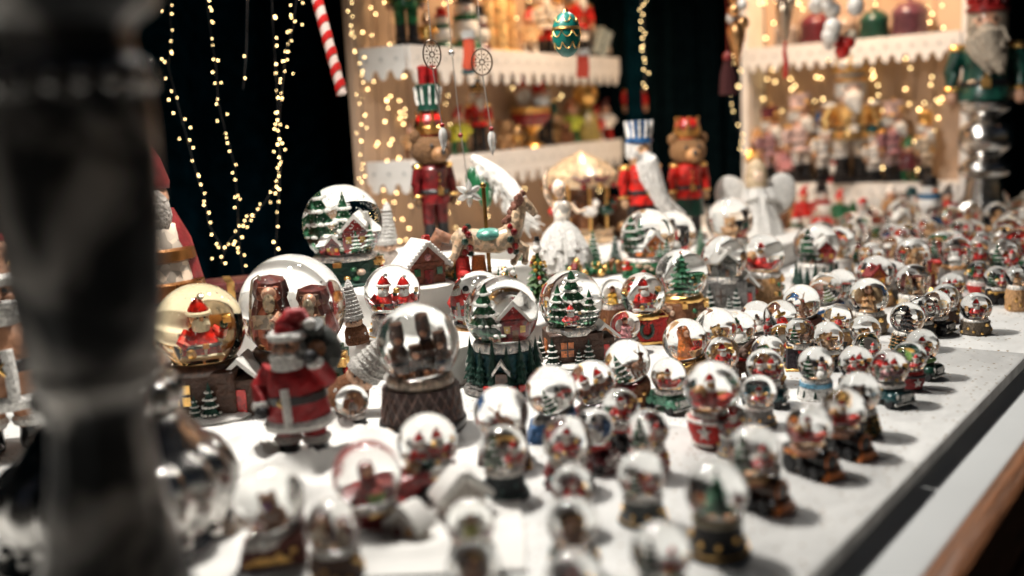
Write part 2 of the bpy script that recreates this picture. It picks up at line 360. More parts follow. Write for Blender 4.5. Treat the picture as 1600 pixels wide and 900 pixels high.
    # tree + red figure / tree + house
    def merge(*items):
        out = []
        for (key, M, cmap) in items:
            for (nm, mb, c) in S[key]:
                q = MB(); q.add(mb.v, mb.f, M); out.append((nm, q, c))
        return out
    S['tree_red'] = merge(('red', TR(0.13, -0.1, 0) @ SC(0.8), 0), ('tree', TR(-0.13, 0.05, 0) @ SC(0.95), 0))
    S['tree_house'] = merge(('house', TR(0.13, 0.06, 0) @ SC(0.95), 0), ('tree', TR(-0.15, -0.05, 0) @ SC(1.05), 0))
    S['tree_snowman'] = merge(('snowman', TR(0.1, -0.08, 0) @ SC(0.85), 0), ('tree', TR(-0.14, 0.06, 0) @ SC(0.9), 0))
    S['village'] = merge(('house', TR(0.1, 0.1, 0.05) @ SC(0.75), 0), ('tree', TR(-0.2, 0.1, 0) @ SC(1.1), 0), ('tree', TR(-0.02, 0.2, 0) @ SC(0.85), 0), ('house', TR(-0.12, -0.08, 0) @ RZ(0.5) @ SC(0.5), 0), ('tree', TR(0.13, -0.12, 0) @ SC(0.4), 0), ('tree', TR(0.24, -0.02, 0) @ SC(0.5), 0))
    S['deer_tree'] = merge(('deer', TR(0.1, -0.05, 0) @ RZ(R(40)) @ SC(0.85), 0), ('tree', TR(-0.13, 0.06, 0) @ SC(0.85), 0))
    S['trees'] = merge(('tree', TR(-0.15, -0.02, 0) @ SC(0.9), 0), ('tree', TR(0.02, 0.1, 0) @ SC(1.15), 0), ('tree', TR(0.2, 0, 0) @ SC(0.75), 0), ('red', TR(-0.02, -0.15, 0) @ SC(0.55), 0))
    return S
FIG_MATTER = {'boots': PAINT}
STUFF = {'red_toys', 'green_toys', 'gold_toys', 'pale_toys', 'nuggets', 'ornaments', 'relief_trees', 'apples', 'gifts', 'belts', 'faces', 'snow_tips', 'baubles', 'quilting', 'buckles', 'cones', 'snow', 'windows', 'fenders', 'trim', 'headlights', 'grille', 'window_bars', 'train', 'boots', 'beard', 'eyes', 'mittens', 'presents', 'cloaks', 'scarves', 'crib', 'antlers', 'hat', 'bow', 'wings', 'wreath', 'runners'}
_F = {}
for key, parts in figset().items():
    _F[key] = [(nm, mb.data(nm), c) for (nm, mb, c) in parts]

# ---------------------------------------------------------------- bases (unit: globe diameter, standard height 0.55, collar radius 0.36)
BH = 0.55
def wheel_mb(r, w, M):
    t, h = MB(), MB()
    t.lathe([(r * 0.55, -w / 2), (r * 0.9, -w / 2), (r, -w / 3), (r, w / 3), (r * 0.9, w / 2), (r * 0.55, w / 2)], 16, M)
    h.lathe([(0.0, -w * 0.5), (r * 0.58, -w * 0.46), (r * 0.58, w * 0.46), (r * 0.2, w * 0.5), (0, w * 0.62)], 12, M); return t, h
def baseset():
    S = {}
    collar = [(0.30, BH - 0.09), (0.40, BH - 0.09), (0.415, BH - 0.05), (0.40, BH - 0.01), (0.375, BH + 0.015), (0.33, BH + 0.02)]
    def cl():
        m = MB(); m.lathe(collar, 28); return m
    # round plinth
    b = MB(); b.lathe([(0, 0), (0.50, 0), (0.52, 0.03), (0.51, 0.08), (0.46, 0.12), (0.42, 0.2), (0.39, 0.34), (0.40, 0.42), (0.385, BH - 0.08)], 28)
    g = MB(); g.ring((0, 0, 0.1), 0.485, 0.018, 28)
    for i in range(9):
        a = i * 0.7; g.sph((0.43 * math.cos(a), 0.43 * math.sin(a), 0.25 + 0.05 * math.sin(i * 2)), 0.045, 6)
    S['plinth'] = [('base', b, 'c'), ('collar', cl(), 'r'), ('ornaments', g, 't')]
    # plain flared painted base
    b = MB(); b.lathe([(0, 0), (0.52, 0), (0.54, 0.03), (0.5, 0.07), (0.47, 0.2), (0.44, 0.34), (0.41, BH - 0.09)], 28)
    t = MB(); bl = MB(); bl.lathe([(0.455, 0.33), (0.452, 0.45), (0.42, BH - 0.1)], 28)
    for i in range(9):
        a = i * 0.7; t.lathe([(0.06, 0), (0.03, 0.07), (0.05, 0.07), (0.02, 0.13), (0.035, 0.13), (0, 0.2)], 6, TR(0.47 * math.cos(a), 0.47 * math.sin(a), 0.08))
    S['flared'] = [('base', b, 'c'), ('collar', cl(), 'r'), ('painted_band', bl, 't'), ('relief_trees', t, DKGRN)]
    # lumpy stone / wood
    rnd = random.Random(5); b = MB()
    ph = [rnd.random() * 6 for _ in range(6)]
    b.lathe([(0, 0), (0.42, 0), (0.47, 0.06), (0.46, 0.16), (0.48, 0.26), (0.45, 0.36), (0.44, BH - 0.08)], 32, mod=lambda r, z, a: r * (1 + 0.05 * math.sin(5 * a + ph[0] + z * 9) + 0.045 * math.sin(11 * a + ph[1] - z * 14)))
    g = MB()
    for i in range(14): 
        a = i * 0.95; g.sph((0.45 * math.cos(a), 0.45 * math.sin(a), 0.1 + 0.3 * rnd.random()), 0.06 + 0.03 * rnd.random(), 7, (1, 1, 0.8))
    S['stone'] = [('base', b, 'c'), ('collar', cl(), 'r'), ('nuggets', g, 't')]
    # car
    b, gl, gr, hl, fn = MB(), MB(), MB(), MB(), MB()
    b.box((0, 0.05, 0.27), (0.66, 1.12, 0.22), bev=0.35); b.box((0, 0.12, 0.42), (0.7, 0.72, 0.16), top=(0.94, 0.9), bev=0.35); b.box((0, -0.42, 0.30), (0.54, 0.3, 0.2), top=(0.85, 0.8), bev=0.4)
    for x in (-0.3, 0.3):
        for y in (-0.36, 0.4): fn.sph((x, y, 0.24), 0.2, 12, (0.75, 1.05, 0.75))
    for i in range(7): gr.box((-0.15 + 0.05 * i, -0.585, 0.27), (0.022, 0.03, 0.17), bev=0.3)
    gr.box((0, -0.55, 0.12), (0.72, 0.1, 0.05), bev=0.4)
    for x in (-0.25, 0.25): hl.sph((x, -0.55, 0.3), 0.06, 10, (1, 0.5, 1))
    for x in (-0.352, 0.352): gl.box((x, 0.1, 0.44), (0.02, 0.42, 0.08), bev=0.3)
    L = [('car_body', b, 'c'), ('collar', cl(), 'r'), ('fenders', fn, 'c'), ('grille', gr, SILV), ('headlights', hl, WHT), ('windows', gl, 't')]
    for x in (-0.36, 0.36):
        for y in (-0.36, 0.4):
            t, h = wheel_mb(0.155, 0.13, TR(x, y, 0.155) @ RY(R(90))); L += [('wheel', t, BLK), ('>hubcap', h, SILV)]
    S['car'] = L
    # locomotive
    b, cb, yw, fr, tr = MB(), MB(), MB(), MB(), MB()
    b.lathe([(0, -0.64), (0.17, -0.62), (0.2, -0.58), (0.2, 0.1), (0, 0.12)], 18, TR(0, 0, 0.34) @ RX(R(-90)) @ SC(1, 1, 1)); b.lathe([(0.05, 0), (0.05, 0.16), (0.09, 0.24), (0.06, 0.26)], 12, TR(0, -0.52, 0.5))
    cb.box((0, 0.22, 0.36), (0.66, 0.56, 0.36), bev=0.2); cb.box((0, -0.1, 0.17), (0.56, 1.1, 0.1), bev=0.3)
    for x in (-0.34, 0.34):
        for y in (0.1, 0.32): yw.box((x, y, 0.39), (0.02, 0.13, 0.11), bev=0.2)
    for x in (-0.16, 0.16): yw.box((x, -0.065, 0.42), (0.12, 0.02, 0.1), bev=0.2)
    fr.prism([(-0.3, 0.04), (0.3, 0.04), (0.2, 0.18), (-0.2, 0.18)], -0.74, -0.64); fr.ring((0, -0.62, 0.34), 0.17, 0.025, 18, 6, TR(0, -0.62, 0.34) @ RX(R(90)) @ TR(0, 0.62, -0.34))
    tr.ring((0, 0.1, BH - 0.12), 0.43, 0.03, 24)
    L = [('locomotive_body', b, 'c'), ('collar', cl(), 'r'), ('cab', cb, 'c'), ('windows', yw, YEL), ('cowcatcher', fr, 't'), ('trim', tr, 't')]
    for x in (-0.32, 0.32):
        for (y, r_) in ((-0.42, 0.13), (-0.12, 0.13), (0.28, 0.19)):
            t, h = wheel_mb(r_, 0.09, TR(x, y, r_) @ RY(R(90))); L += [('wheel', t, BLK), ('>hubcap', h, GREY)]
    S['loco'] = L
    # shield-shaped bag with star
    b, st, tr = MB(), MB(), MB()
    b.lathe([(0, 0), (0.3, 0), (0.36, 0.05), (0.45, 0.25), (0.47, 0.4), (0.43, BH - 0.08)], 20, mod=lambda r, z, a: r * (1 + 0.03 * math.cos(6 * a)))
    pts = [((0.13 if i % 2 == 0 else 0.055) * math.sin(math.pi * i / 5), 0.28 + (0.13 if i % 2 == 0 else 0.055) * math.cos(math.pi * i / 5)) for i in range(10)]
    st.prism(pts, -0.49, -0.44); tr.ring((0, 0, 0.06), 0.37, 0.03, 20); tr.ring((0, 0, BH - 0.12), 0.45, 0.035, 24)
    S['sack'] = [('base', b, 'c'), ('collar', cl(), 'r'), ('star', st, WHT), ('trim', tr, 't')]
    # cottage base
    b, ro, yw, sn, tr, mu = MB(), MB(), MB(), MB(), MB(), MB()
    b.box((0, 0, 0.26), (0.84, 0.74, 0.5), bev=0.1); b.box((0.46, -0.05, 0.2), (0.3, 0.5, 0.4), bev=0.1)
    sn.lathe([(0, 0), (0.62, 0), (0.64, 0.03), (0.58, 0.06), (0.4, 0.07)], 26, mod=lambda r, z, a: r * (1 + 0.04 * math.sin(7 * a))); sn.prism([(-0.24, 0.36), (0.0, 0.56), (0.24, 0.36), (0.24, 0.41), (0.0, 0.62), (-0.24, 0.41)], -0.33, 0.2, TR(0.46, 0, 0))
    for x in (-0.16,): 
        yw.box((x, -0.375, 0.27), (0.2, 0.02, 0.22), bev=0.2); mu.box((x, -0.39, 0.27), (0.022, 0.02, 0.24), bev=0.2); mu.box((x, -0.392, 0.27), (0.22, 0.02, 0.022), bev=0.2)
    ro.box((0.46, -0.305, 0.16), (0.13, 0.02, 0.26), bev=0.2); yw.box((-0.425, 0, 0.28), (0.02, 0.2, 0.2), bev=0.2)
    CL = []
    for (x, y, s_) in ((-0.4, -0.38, 0.9), (0.16, -0.44, 0.8), (0.0, -0.46, 0.55), (-0.5, 0.1, 0.8)):
        q, w = F_tree(0.45, 0.15, 4, True, 9); m_ = MB(); m_.add(q.v, q.f, TR(x, y, 0.03) @ SC(s_), False); CL.append(('fir_tree', m_, DKGRN)); sn.add(w.v, w.f, TR(x, y, 0.03) @ SC(s_))
    S['cottage'] = [('base', b, 'c'), ('collar', cl(), 'r'), ('windows', yw, ORNG), ('window_bars', mu, DKBRN), ('snow', sn, WHT), ('door', ro, RED)] + CL
    # chest with wreath
    b, tr, wr, bw = MB(), MB(), MB(), MB()
    b.box((0, 0, 0.29), (0.94, 0.62, 0.5), top=(0.94, 0.94), bev=0.08); tr.box((0, 0, 0.03), (1.02, 0.68, 0.06), bev=0.3); tr.box((0, 0, 0.5), (0.95, 0.64, 0.035), bev=0.3)
    for i in range(16):
        a = i * math.pi / 8; wr.sph((0.13 * math.cos(a), -0.32, 0.27 + 0.13 * math.sin(a)), 0.045, 7)
    for s_ in (-1, 1): bw.sph((0.06 * s_, -0.35, 0.41), 0.055, 7, (1.2, 0.6, 0.7)); bw.tube([(0.02 * s_, -0.36, 0.4), (0.05 * s_, -0.37, 0.31)], 0.018, 5)
    S['chest'] = [('base', b, 'c'), ('collar', cl(), 'r'), ('trim', tr, 't'), ('wreath', wr, DKGRN), ('bow', bw, RED)]
    # village drum with ring of firs
    b, tr, sn, hs, ft, tn = MB(), MB(), MB(), MB(), MB(), MB()
    b.lathe([(0, 0.05), (0.44, 0.05), (0.43, 0.2), (0.41, BH - 0.1)], 28); ft.lathe([(0, 0), (0.55, 0), (0.57, 0.03), (0.55, 0.06), (0.50, 0.07), (0.5, 0.1), (0.44, 0.11)], 30)
    rnd = random.Random(3); VL = []
    for i in range(15):
        a = i * 2 * math.pi / 15 + 0.2; q, w = F_tree(0.4 + 0.14 * rnd.random(), 0.115, 5, False, i)
        m_ = MB(); m_.add(q.v, q.f, TR(0.45 * math.cos(a), 0.45 * math.sin(a), 0.08), False); VL.append(('fir_tree', m_, DKGRN))
    for a in (-1.65, 0.5, 2.6):
        hs, sn = MB(), MB(); VL += [('cottage', hs, DKBRN), ('>roof', sn, WHT)]
        M = TR(0.47 * math.cos(a), 0.47 * math.sin(a), 0.09) @ RZ(a + R(90)); hs.box((0, 0, 0.09), (0.16, 0.1, 0.18), M); sn.prism([(-0.12, 0.15), (0, 0.28), (0.12, 0.15), (0.12, 0.19), (0, 0.33), (-0.12, 0.19)], -0.08, 0.08, M)
    for i in range(4): tn.box((0, 0, 0), (0.12, 0.05, 0.07), TR(0.535 * math.cos(-2 + 0.3 * i), 0.535 * math.sin(-2 + 0.3 * i), 0.1) @ RZ(-2 + 0.3 * i + R(90)))
    S['village'] = [('base', b, 'c'), ('collar', cl(), 'r'), ('foot', ft, 't'), ('train', tn, RED)] + VL
    # quilted drum with belt and buckle
    b, q, k, bu = MB(), MB(), MB(), MB()
    b.lathe([(0, 0), (0.5, 0), (0.52, 0.05), (0.52, 0.15), (0.50, 0.16), (0.48, 0.3), (0.46, BH - 0.09)], 32)
    for i in range(22):
        for s_ in (-1, 1):
            a0 = 2 * math.pi * i / 22; q.tube([((0.5 - 0.04 * t) * math.cos(a0 + s_ * 0.45 * t), (0.5 - 0.04 * t) * math.sin(a0 + s_ * 0.45 * t), 0.17 + 0.29 * t) for t in (0, 0.33, 0.66, 1)], 0.009, 4)
    k.lathe([(0.525, 0.03), (0.535, 0.05), (0.535, 0.14), (0.525, 0.155)], 32)
    for a in (-2.3, -0.9): 
        M = TR(0.545 * math.cos(a), 0.545 * math.sin(a), 0.09) @ RZ(a + R(90)); bu.box((0, 0, 0.05), (0.15, 0.03, 0.02), M); bu.box((0, 0, -0.05), (0.15, 0.03, 0.02), M); bu.box((-0.065, 0, 0), (0.02, 0.03, 0.12), M); bu.box((0.065, 0, 0), (0.02, 0.03, 0.12), M)
    S['quilt'] = [('base', b, 'c'), ('collar', cl(), 'r'), ('quilting', q, 't'), ('belt', k, BLK), ('buckles', bu, TAN)]
    # drum hung with toys
    b, r, g, y, w = MB(), MB(), MB(), MB(), MB()
    b.lathe([(0, 0), (0.48, 0), (0.5, 0.05), (0.44, 0.1), (0.42, 0.4), (0.4, BH - 0.09)], 26)
    rnd = random.Random(11); qs = [r, g, y, w]
    for i in range(46):
        a = rnd.random() * 2 * math.pi; z = 0.07 + 0.38 * rnd.random(); q = qs[i % 4]; rr = 0.44
        if i % 3: q.sph((rr * math.cos(a), rr * math.sin(a), z), 0.045 + 0.03 * rnd.random(), 8)
        else: q.box((rr * math.cos(a), rr * math.sin(a), z), (0.1, 0.1, 0.09), RZ(0))
    S['toys'] = [('base', b, 'c'), ('collar', cl(), 'r'), ('red_toys', r, RED), ('green_toys', g, GRN), ('gold_toys', y, GOLD), ('pale_toys', w, (0.5, 0.36, 0.26))]
    # wedge block with sloping top (for the leaning globes)
    b, tr = MB(), MB()
    vs_ = []
    for (z, w_, d_) in ((0, 0.46, 0.4), (0.06, 0.48, 0.42)):
        vs_ += [(-w_, -d_, z), (w_, -d_, z), (w_, d_, z), (-w_, d_, z)]
    vs_ += [(-0.42, -0.38, 0.28), (0.44, -0.38, 0.60), (0.44, 0.38, 0.60), (-0.42, 0.38, 0.28)]
    fs = [(3, 2, 1, 0), (8, 9, 10, 11)]
    for j in range(2):
        for i in range(4): fs.append((j * 4 + i, j * 4 + (i + 1) % 4, j * 4 + 4 + (i + 1) % 4, j * 4 + 4 + i))
    b.add(vs_, fs, None, False); tr.box((0, -0.4, 0.2), (0.5, 0.04, 0.1), bev=0.3); tr.box((0, 0, 0.02), (1.0, 0.88, 0.04), bev=0.3)
    for i in range(4): tr.sph((-0.3 + 0.2 * i, -0.41, 0.18 + 0.05 * i), 0.05, 7)
    c2 = MB(); c2.lathe(collar, 28, TR(0, 0, BH - 0.17) @ RY(R(-20)) @ TR(0, 0, -BH + 0.09))
    S['wedge'] = [('base', b, 'c'), ('collar', c2, 'r'), ('trim', tr, 't')]
    # cluster of little dark firs
    b, tr, g = MB(), MB(), MB()
    b.lathe([(0, 0), (0.46, 0), (0.47, 0.05), (0.4, 0.12), (0.38, BH - 0.09)], 24)
    FL = []
    for i in range(11):
        a = i * 2 * math.pi / 11; q, w = F_tree(0.5, 0.16, 5, True, 20 + i); m_ = MB(); m_.add(q.v, q.f, TR(0.4 * math.cos(a), 0.4 * math.sin(a), 0.02), False); FL.append(('fir_tree', m_, DKGRN)); g.add(w.v, w.f, TR(0.4 * math.cos(a), 0.4 * math.sin(a), 0.02) )
    S['firs'] = [('base', b, 'c'), ('collar', cl(), 'r'), ('cones', g, 't')] + FL
    return S
_B = {k: [(nm, mb.data(nm.strip('>')), c) for (nm, mb, c) in v] for k, v in baseset().items()}
q = MB(); q.sph((0, 0, 0), 0.5, 56); DOME_ME = q.data('glass_dome')
q = MB(); q.lathe([(0.10, -0.44), (0.33, -0.362), (0.315, -0.34), (0.2, -0.32), (0, -0.31)], 24, mod=lambda r, z, a: r * (1 + 0.02 * math.sin(5 * a))); FLOOR_ME = q.data('snow_floor')
METALS = {GOLD, SILV, (1.0, 0.66, 0.28)}
def pickmat(c, nm):
    if c in METALS: return METAL
    if nm in ('snow_tips', 'snow', 'beard', 'wings', 'miniature_snowman', 'roof', 'snow_floor'): return SNOW
    if nm in ('base', 'nuggets', 'fir_tree', 'miniature_tree', 'miniature_bear', 'miniature_reindeer', 'wheel'): return MATTE
    return PAINT

def globe(cx, cyy, d, k, base, c, fig, label, h=0.0, tilt=0, yaw=None, rim=WHT, t=GOLD, fs=1.0, fyaw=None, ov=None, name='snow_globe', group=None, flakes=0, snow=WHT, dome=None):
    """a snow globe whose dome is seen at pixel (cx, cyy), d pixels wide; k = height of dome centre / diameter; stands h above the table top"""
    dr = ray(cx, cyy); dep = -(CAM.to_3x3().inverted() @ dr).z; H = EYE - TOP - h
    Z = H / (-dr.z / dep + k * d / FPX)
    D = d * Z / FPX; p = at(cx, cyy, Z)
    if d >= 64 and not flakes: flakes = 70
    return globe_at(Vector((p.x, p.y, TOP + h)), D, k, base, c, fig, label, tilt, yaw, rim, t, fs, fyaw, ov, name, group, flakes, snow, dome)
rg = random.Random(21)
def globe_at(loc, D, k, base, c, fig, label, tilt=0, yaw=None, rim=WHT, t=GOLD, fs=1.0, fyaw=None, ov=None, name='snow_globe', group='snow globes on the table', flakes=0, snow=WHT, dome=None):
    if yaw is None: yaw = 18 + rg.uniform(-25, 25)
    if fyaw is None: fyaw = rg.uniform(-15, 25)
    ov = ov or {}
    e = thing(name, label, 'snow globe', loc, 0, D, group or 'snow globes on the table')
    zb = (k - 0.38) / (BH - 0.0)
    last = None; host = None
    for (nm, me, cc) in _B[base]:
        cc = {'c': c, 'r': rim, 't': t}.get(cc, cc); cc = ov.get(nm, cc)
        if nm[0] == '>':
            put(nm[1:], me, pickmat(cc, nm), last, cc)
        else:
            o = put(nm, me, pickmat(cc, nm), e, cc, RZ(R(yaw)) @ SC(1, 1, zb), kind='stuff' if nm in STUFF else None); last = o
    T = TR(0, 0, k) @ RY(R(-tilt))
    g = put('glass_dome', DOME_ME, dome or DOME, e, (1, 1, 1), T); g.cycles.is_caustics_caster = True
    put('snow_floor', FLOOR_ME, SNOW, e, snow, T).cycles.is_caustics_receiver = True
    if fig:
        root = None
        for (nm, me, cc) in _F[fig]:
            cc = ov.get(nm, cc)
            o = put(nm, me, pickmat(cc, nm), root or e, cc, None if root else T @ TR(0, 0, -0.33) @ RZ(R(fyaw)) @ SC(min(1.15, fs * 0.98)), kind='stuff' if nm in STUFF else None)
            o.cycles.is_caustics_receiver = True
            root = root or o
    if flakes:
        m = MB(); rr = random.Random(int(D * 1e5))
        for i in range(flakes):
            v = Vector((rr.gauss(0, 1), rr.gauss(0, 1), rr.gauss(0, 1))).normalized() * 0.47 * rr.random() ** 0.4
            if v.z > -0.28:
                s_ = 0.004 + 0.005 * rr.random(); m.add([(v.x + s_, v.y, v.z), (v.x, v.y, v.z + s_), (v.x - s_, v.y, v.z), (v.x, v.y, v.z - s_), (v.x, v.y - s_, v.z)], [(0, 1, 4), (1, 2, 4), (2, 3, 4), (3, 0, 4), (0, 3, 2, 1)], None, False)
        o = put('floating_snow', m, SNOW, e, WHT, T, kind='stuff'); o.cycles.is_caustics_receiver = True
    return e
# ---------------------------------------------------------------- setting
TABLE = Matrix(((U.x, V.x, 0, E0.x), (U.y, V.y, 0, E0.y), (0, 0, 1, TOP), (0, 0, 0, 1)))   # x = along the table, y = towards the back
m, n, l, b = mat('dark_wet_paving'); ns = n.new('ShaderNodeTexNoise'); ns.inputs['Scale'].default_value = 9; ns.inputs['Detail'].default_value = 8
cr = n.new('ShaderNodeValToRGB'); cr.color_ramp.elements[0].color = (0.012, 0.012, 0.013, 1); cr.color_ramp.elements[1].color = (0.05, 0.045, 0.04, 1)
l.new(ns.outputs['Fac'], cr.inputs[0]); l.new(cr.outputs[0], b.inputs['Base Color']); b.inputs['Roughness'].default_value = 0.55
bp = n.new('ShaderNodeBump'); bp.inputs['Strength'].default_value = 0.5; l.new(ns.outputs['Fac'], bp.inputs['Height']); l.new(bp.outputs[0], b.inputs['Normal'])
q = MB(); q.add([(-60, -60, 0), (60, -60, 0), (60, 60, 0), (-60, 60, 0)], [(0, 1, 2, 3)], None, False)
put('ground', q, m, kind='structure')

# table cover: white oilcloth with small gold star print, wrinkled and rubbed
m, n, l, b = mat('white_cloth_with_star_print'); COVER = m
tc = n.new('ShaderNodeTexCoord')
vo = n.new('ShaderNodeTexVoronoi'); vo.inputs['Scale'].default_value = 92; vo.inputs['Randomness'].default_value = 0.75
n1 = n.new('ShaderNodeTexNoise'); n1.inputs['Scale'].default_value = 260; n1.inputs['Detail'].default_value = 2
ad = n.new('ShaderNodeMath'); ad.operation = 'MULTIPLY_ADD'; ad.inputs[1].default_value = 0.22
l.new(tc.outputs['Object'], vo.inputs['Vector']); l.new(tc.outputs['Object'], n1.inputs['Vector'])
l.new(n1.outputs['Fac'], ad.inputs[0]); l.new(vo.outputs['Distance'], ad.inputs[2])
cr = n.new('ShaderNodeValToRGB'); cr.color_ramp.elements[0].position = 0.225; cr.color_ramp.elements[1].position = 0.285
cr.color_ramp.elements[0].color = (0.36, 0.27, 0.17, 1); cr.color_ramp.elements[1].color = (0.79, 0.79, 0.77, 1)
l.new(ad.outputs[0], cr.inputs[0])
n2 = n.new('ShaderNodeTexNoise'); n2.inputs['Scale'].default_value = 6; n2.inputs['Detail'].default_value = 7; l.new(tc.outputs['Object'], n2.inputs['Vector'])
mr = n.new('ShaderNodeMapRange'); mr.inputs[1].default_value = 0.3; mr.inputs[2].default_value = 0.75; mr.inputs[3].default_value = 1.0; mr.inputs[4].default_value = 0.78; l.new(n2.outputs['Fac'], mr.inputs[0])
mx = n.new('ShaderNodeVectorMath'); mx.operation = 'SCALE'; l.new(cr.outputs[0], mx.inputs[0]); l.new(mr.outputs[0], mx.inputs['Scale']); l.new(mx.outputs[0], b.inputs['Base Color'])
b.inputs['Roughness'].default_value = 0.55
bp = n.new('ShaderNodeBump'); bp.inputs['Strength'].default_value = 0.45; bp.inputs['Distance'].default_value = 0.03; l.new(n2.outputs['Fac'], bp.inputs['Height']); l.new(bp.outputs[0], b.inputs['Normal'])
def plain(name, color, rough, scale, var, bump=0.3, stretch=(1, 1, 1)):
    m, n, l, b = mat(name); tc = n.new('ShaderNodeTexCoord'); mp = n.new('ShaderNodeMapping'); mp.inputs['Scale'].default_value = stretch
    ns = n.new('ShaderNodeTexNoise'); ns.inputs['Scale'].default_value = scale; ns.inputs['Detail'].default_value = 8
    l.new(tc.outputs['Object'], mp.inputs['Vector']); l.new(mp.outputs[0], ns.inputs['Vector'])
    cr = n.new('ShaderNodeValToRGB'); cr.color_ramp.elements[0].position = 0.3; cr.color_ramp.elements[1].position = 0.7
    cr.color_ramp.elements[0].color = (*[x * (1 - var) for x in color], 1); cr.color_ramp.elements[1].color = (*[min(1, x * (1 + var)) for x in color], 1)
    l.new(ns.outputs['Fac'], cr.inputs[0]); l.new(cr.outputs[0], b.inputs['Base Color']); b.inputs['Roughness'].default_value = rough
    bp = n.new('ShaderNodeBump'); bp.inputs['Strength'].default_value = bump; bp.inputs['Distance'].default_value = 0.01; l.new(ns.outputs['Fac'], bp.inputs['Height']); l.new(bp.outputs[0], b.inputs['Normal'])
    return m
CLOTH = plain('white_cotton_cloth', (0.74, 0.73, 0.70), 0.85, 12, 0.08)
LEDGE = plain('white_lacquered_board', (0.66, 0.68, 0.68), 0.35, 5, 0.06, 0.1)
EDGE = plain('grey_slab_edge', (0.50, 0.50, 0.48), 0.7, 30, 0.3)
PLANK = plain('brown_varnished_wood', (0.16, 0.065, 0.028), 0.4, 14, 0.5, 0.3, (1, 12, 12))
CREAM = plain('cream_painted_panel', (0.52, 0.36, 0.25), 0.6, 7, 0.12, 0.2, (1, 1, 0.3))
LACE = plain('white_painted_fretwork', (0.78, 0.75, 0.71), 0.6, 20, 0.06)
CURTAIN = plain('black_blue_cloth', (0.0012, 0.0095, 0.0150), 0.95, 30, 0.4)
CURTAIN2 = plain('dark_grey_green_canvas', (0.0028, 0.0080, 0.0105), 0.9, 30, 0.3)
for m_ in (CURTAIN, CURTAIN2): m_.node_tree.nodes['Principled BSDF'].inputs['Specular IOR Level'].default_value = 0.0

tb = thing('market_table', 'long white covered market table crowded with snow globes', 'table', (0, 0, 0))
tb.matrix_world = TABLE @ TR(0, 0, -TOP)
JO = [-1.30, -0.82, -0.34, 0.139, 0.62, 1.10, 1.58, 2.06, 2.54]
for i in range(len(JO) - 1):
    q = MB(); a, c = JO[i] + 0.0012, JO[i + 1] - 0.0012
    dp = 1.36 if a > 0.6 else 1.13
    q.box(((a + c) / 2, dp / 2, TOP - 0.0085), (c - a, dp, 0.017), bev=0.22)
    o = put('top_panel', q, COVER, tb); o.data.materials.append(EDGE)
    for p in o.data.polygons:
        if abs(p.normal.z) < 0.5: p.material_index = 1
q = MB(); q.box((0.6, 0.4485, TOP - 0.0405), (3.9, 1.001, 0.033), bev=0.1); put('ledge_board', q, LEDGE, tb)
q = MB(); q.box((0.6, -0.0665, TOP - 0.056), (3.9, 0.026, 0.07), bev=0.2); put('front_plank', q, PLANK, tb)
q = MB(); q.box((0.6, -0.072, TOP - 0.135), (3.9, 0.02, 0.06), bev=0.2); put('lower_rail', q, PLANK, tb)
for x in (-1.2, 0.3, 2.4):
    for y in (0.02, 0.9):
        q = MB(); q.box((x, y, (TOP - 0.056) / 2), (0.06, 0.06, TOP - 0.056)); put('leg', q, PLANK, tb)

# white risers at the back of the table
def riser(u0, u1, v0, v1, h0, h1, label):
    """cloth-covered block: soft rounded edges, slightly uneven"""
    q = MB(); nx, ny, nz = max(6, int((u1 - u0) / 0.012)), max(6, int((v1 - v0) / 0.012)), 6; vs_, fs = [], []
    cols = []
    prof = [(0.0, h0 - 0.001)] + [(0.0 + 0.0012 * math.sin(k), h0 + (h1 - h0 - 0.006) * k / 4) for k in range(1, 5)] + [(0.0018, h1 - 0.002), (0.006, h1)]
    def P(u, v, ins, z):
        cu, cv = (u0 + u1) / 2, (v0 + v1) / 2; su = (u1 - u0) / 2 - ins; sv = (v1 - v0) / 2 - ins
        u = max(cu - su, min(cu + su, u)); v = max(cv - sv, min(cv + sv, v))
        w = 0.0035 * noise.noise((u * 14, v * 14, z * 20)) + 0.0015 * noise.noise((u * 45, v * 45, z * 30))
        return (u + w, v + w, z + (w * 0.5 if z > h0 + 0.01 else 0))
    ringp = [(u0 + (u1 - u0) * i / nx, v0) for i in range(nx)] + [(u1, v0 + (v1 - v0) * i / ny) for i in range(ny)] + [(u1 - (u1 - u0) * i / nx, v1) for i in range(nx)] + [(u0, v1 - (v1 - v0) * i / ny) for i in range(ny)]
    m_ = len(ringp)
    for (ins, z) in prof: vs_ += [P(u, v, ins, z) for (u, v) in ringp]
    for j in range(len(prof) - 1):
        for i in range(m_): fs.append((j * m_ + i, j * m_ + (i + 1) % m_, (j + 1) * m_ + (i + 1) % m_, (j + 1) * m_ + i))
    fs.append(tuple((len(prof) - 1) * m_ + i for i in range(m_)))
    q.add(vs_, fs)
    return put('display_riser', q, CLOTH, None, (1, 1, 1), TABLE, label, 'riser')
riser(0.135, 1.45, 0.575, 1.12, 0.0015, 0.05, 'long low white riser behind the row of large snow globes')
riser(0.20, 0.55, 0.735, 1.115, 0.0515, 0.10, 'upper white riser carrying the carousel horse and gingerbread house')
riser(0.5535, 0.76, 0.915, 1.115, 0.0515, 0.10, 'small upper white riser under the left bear nutcracker')

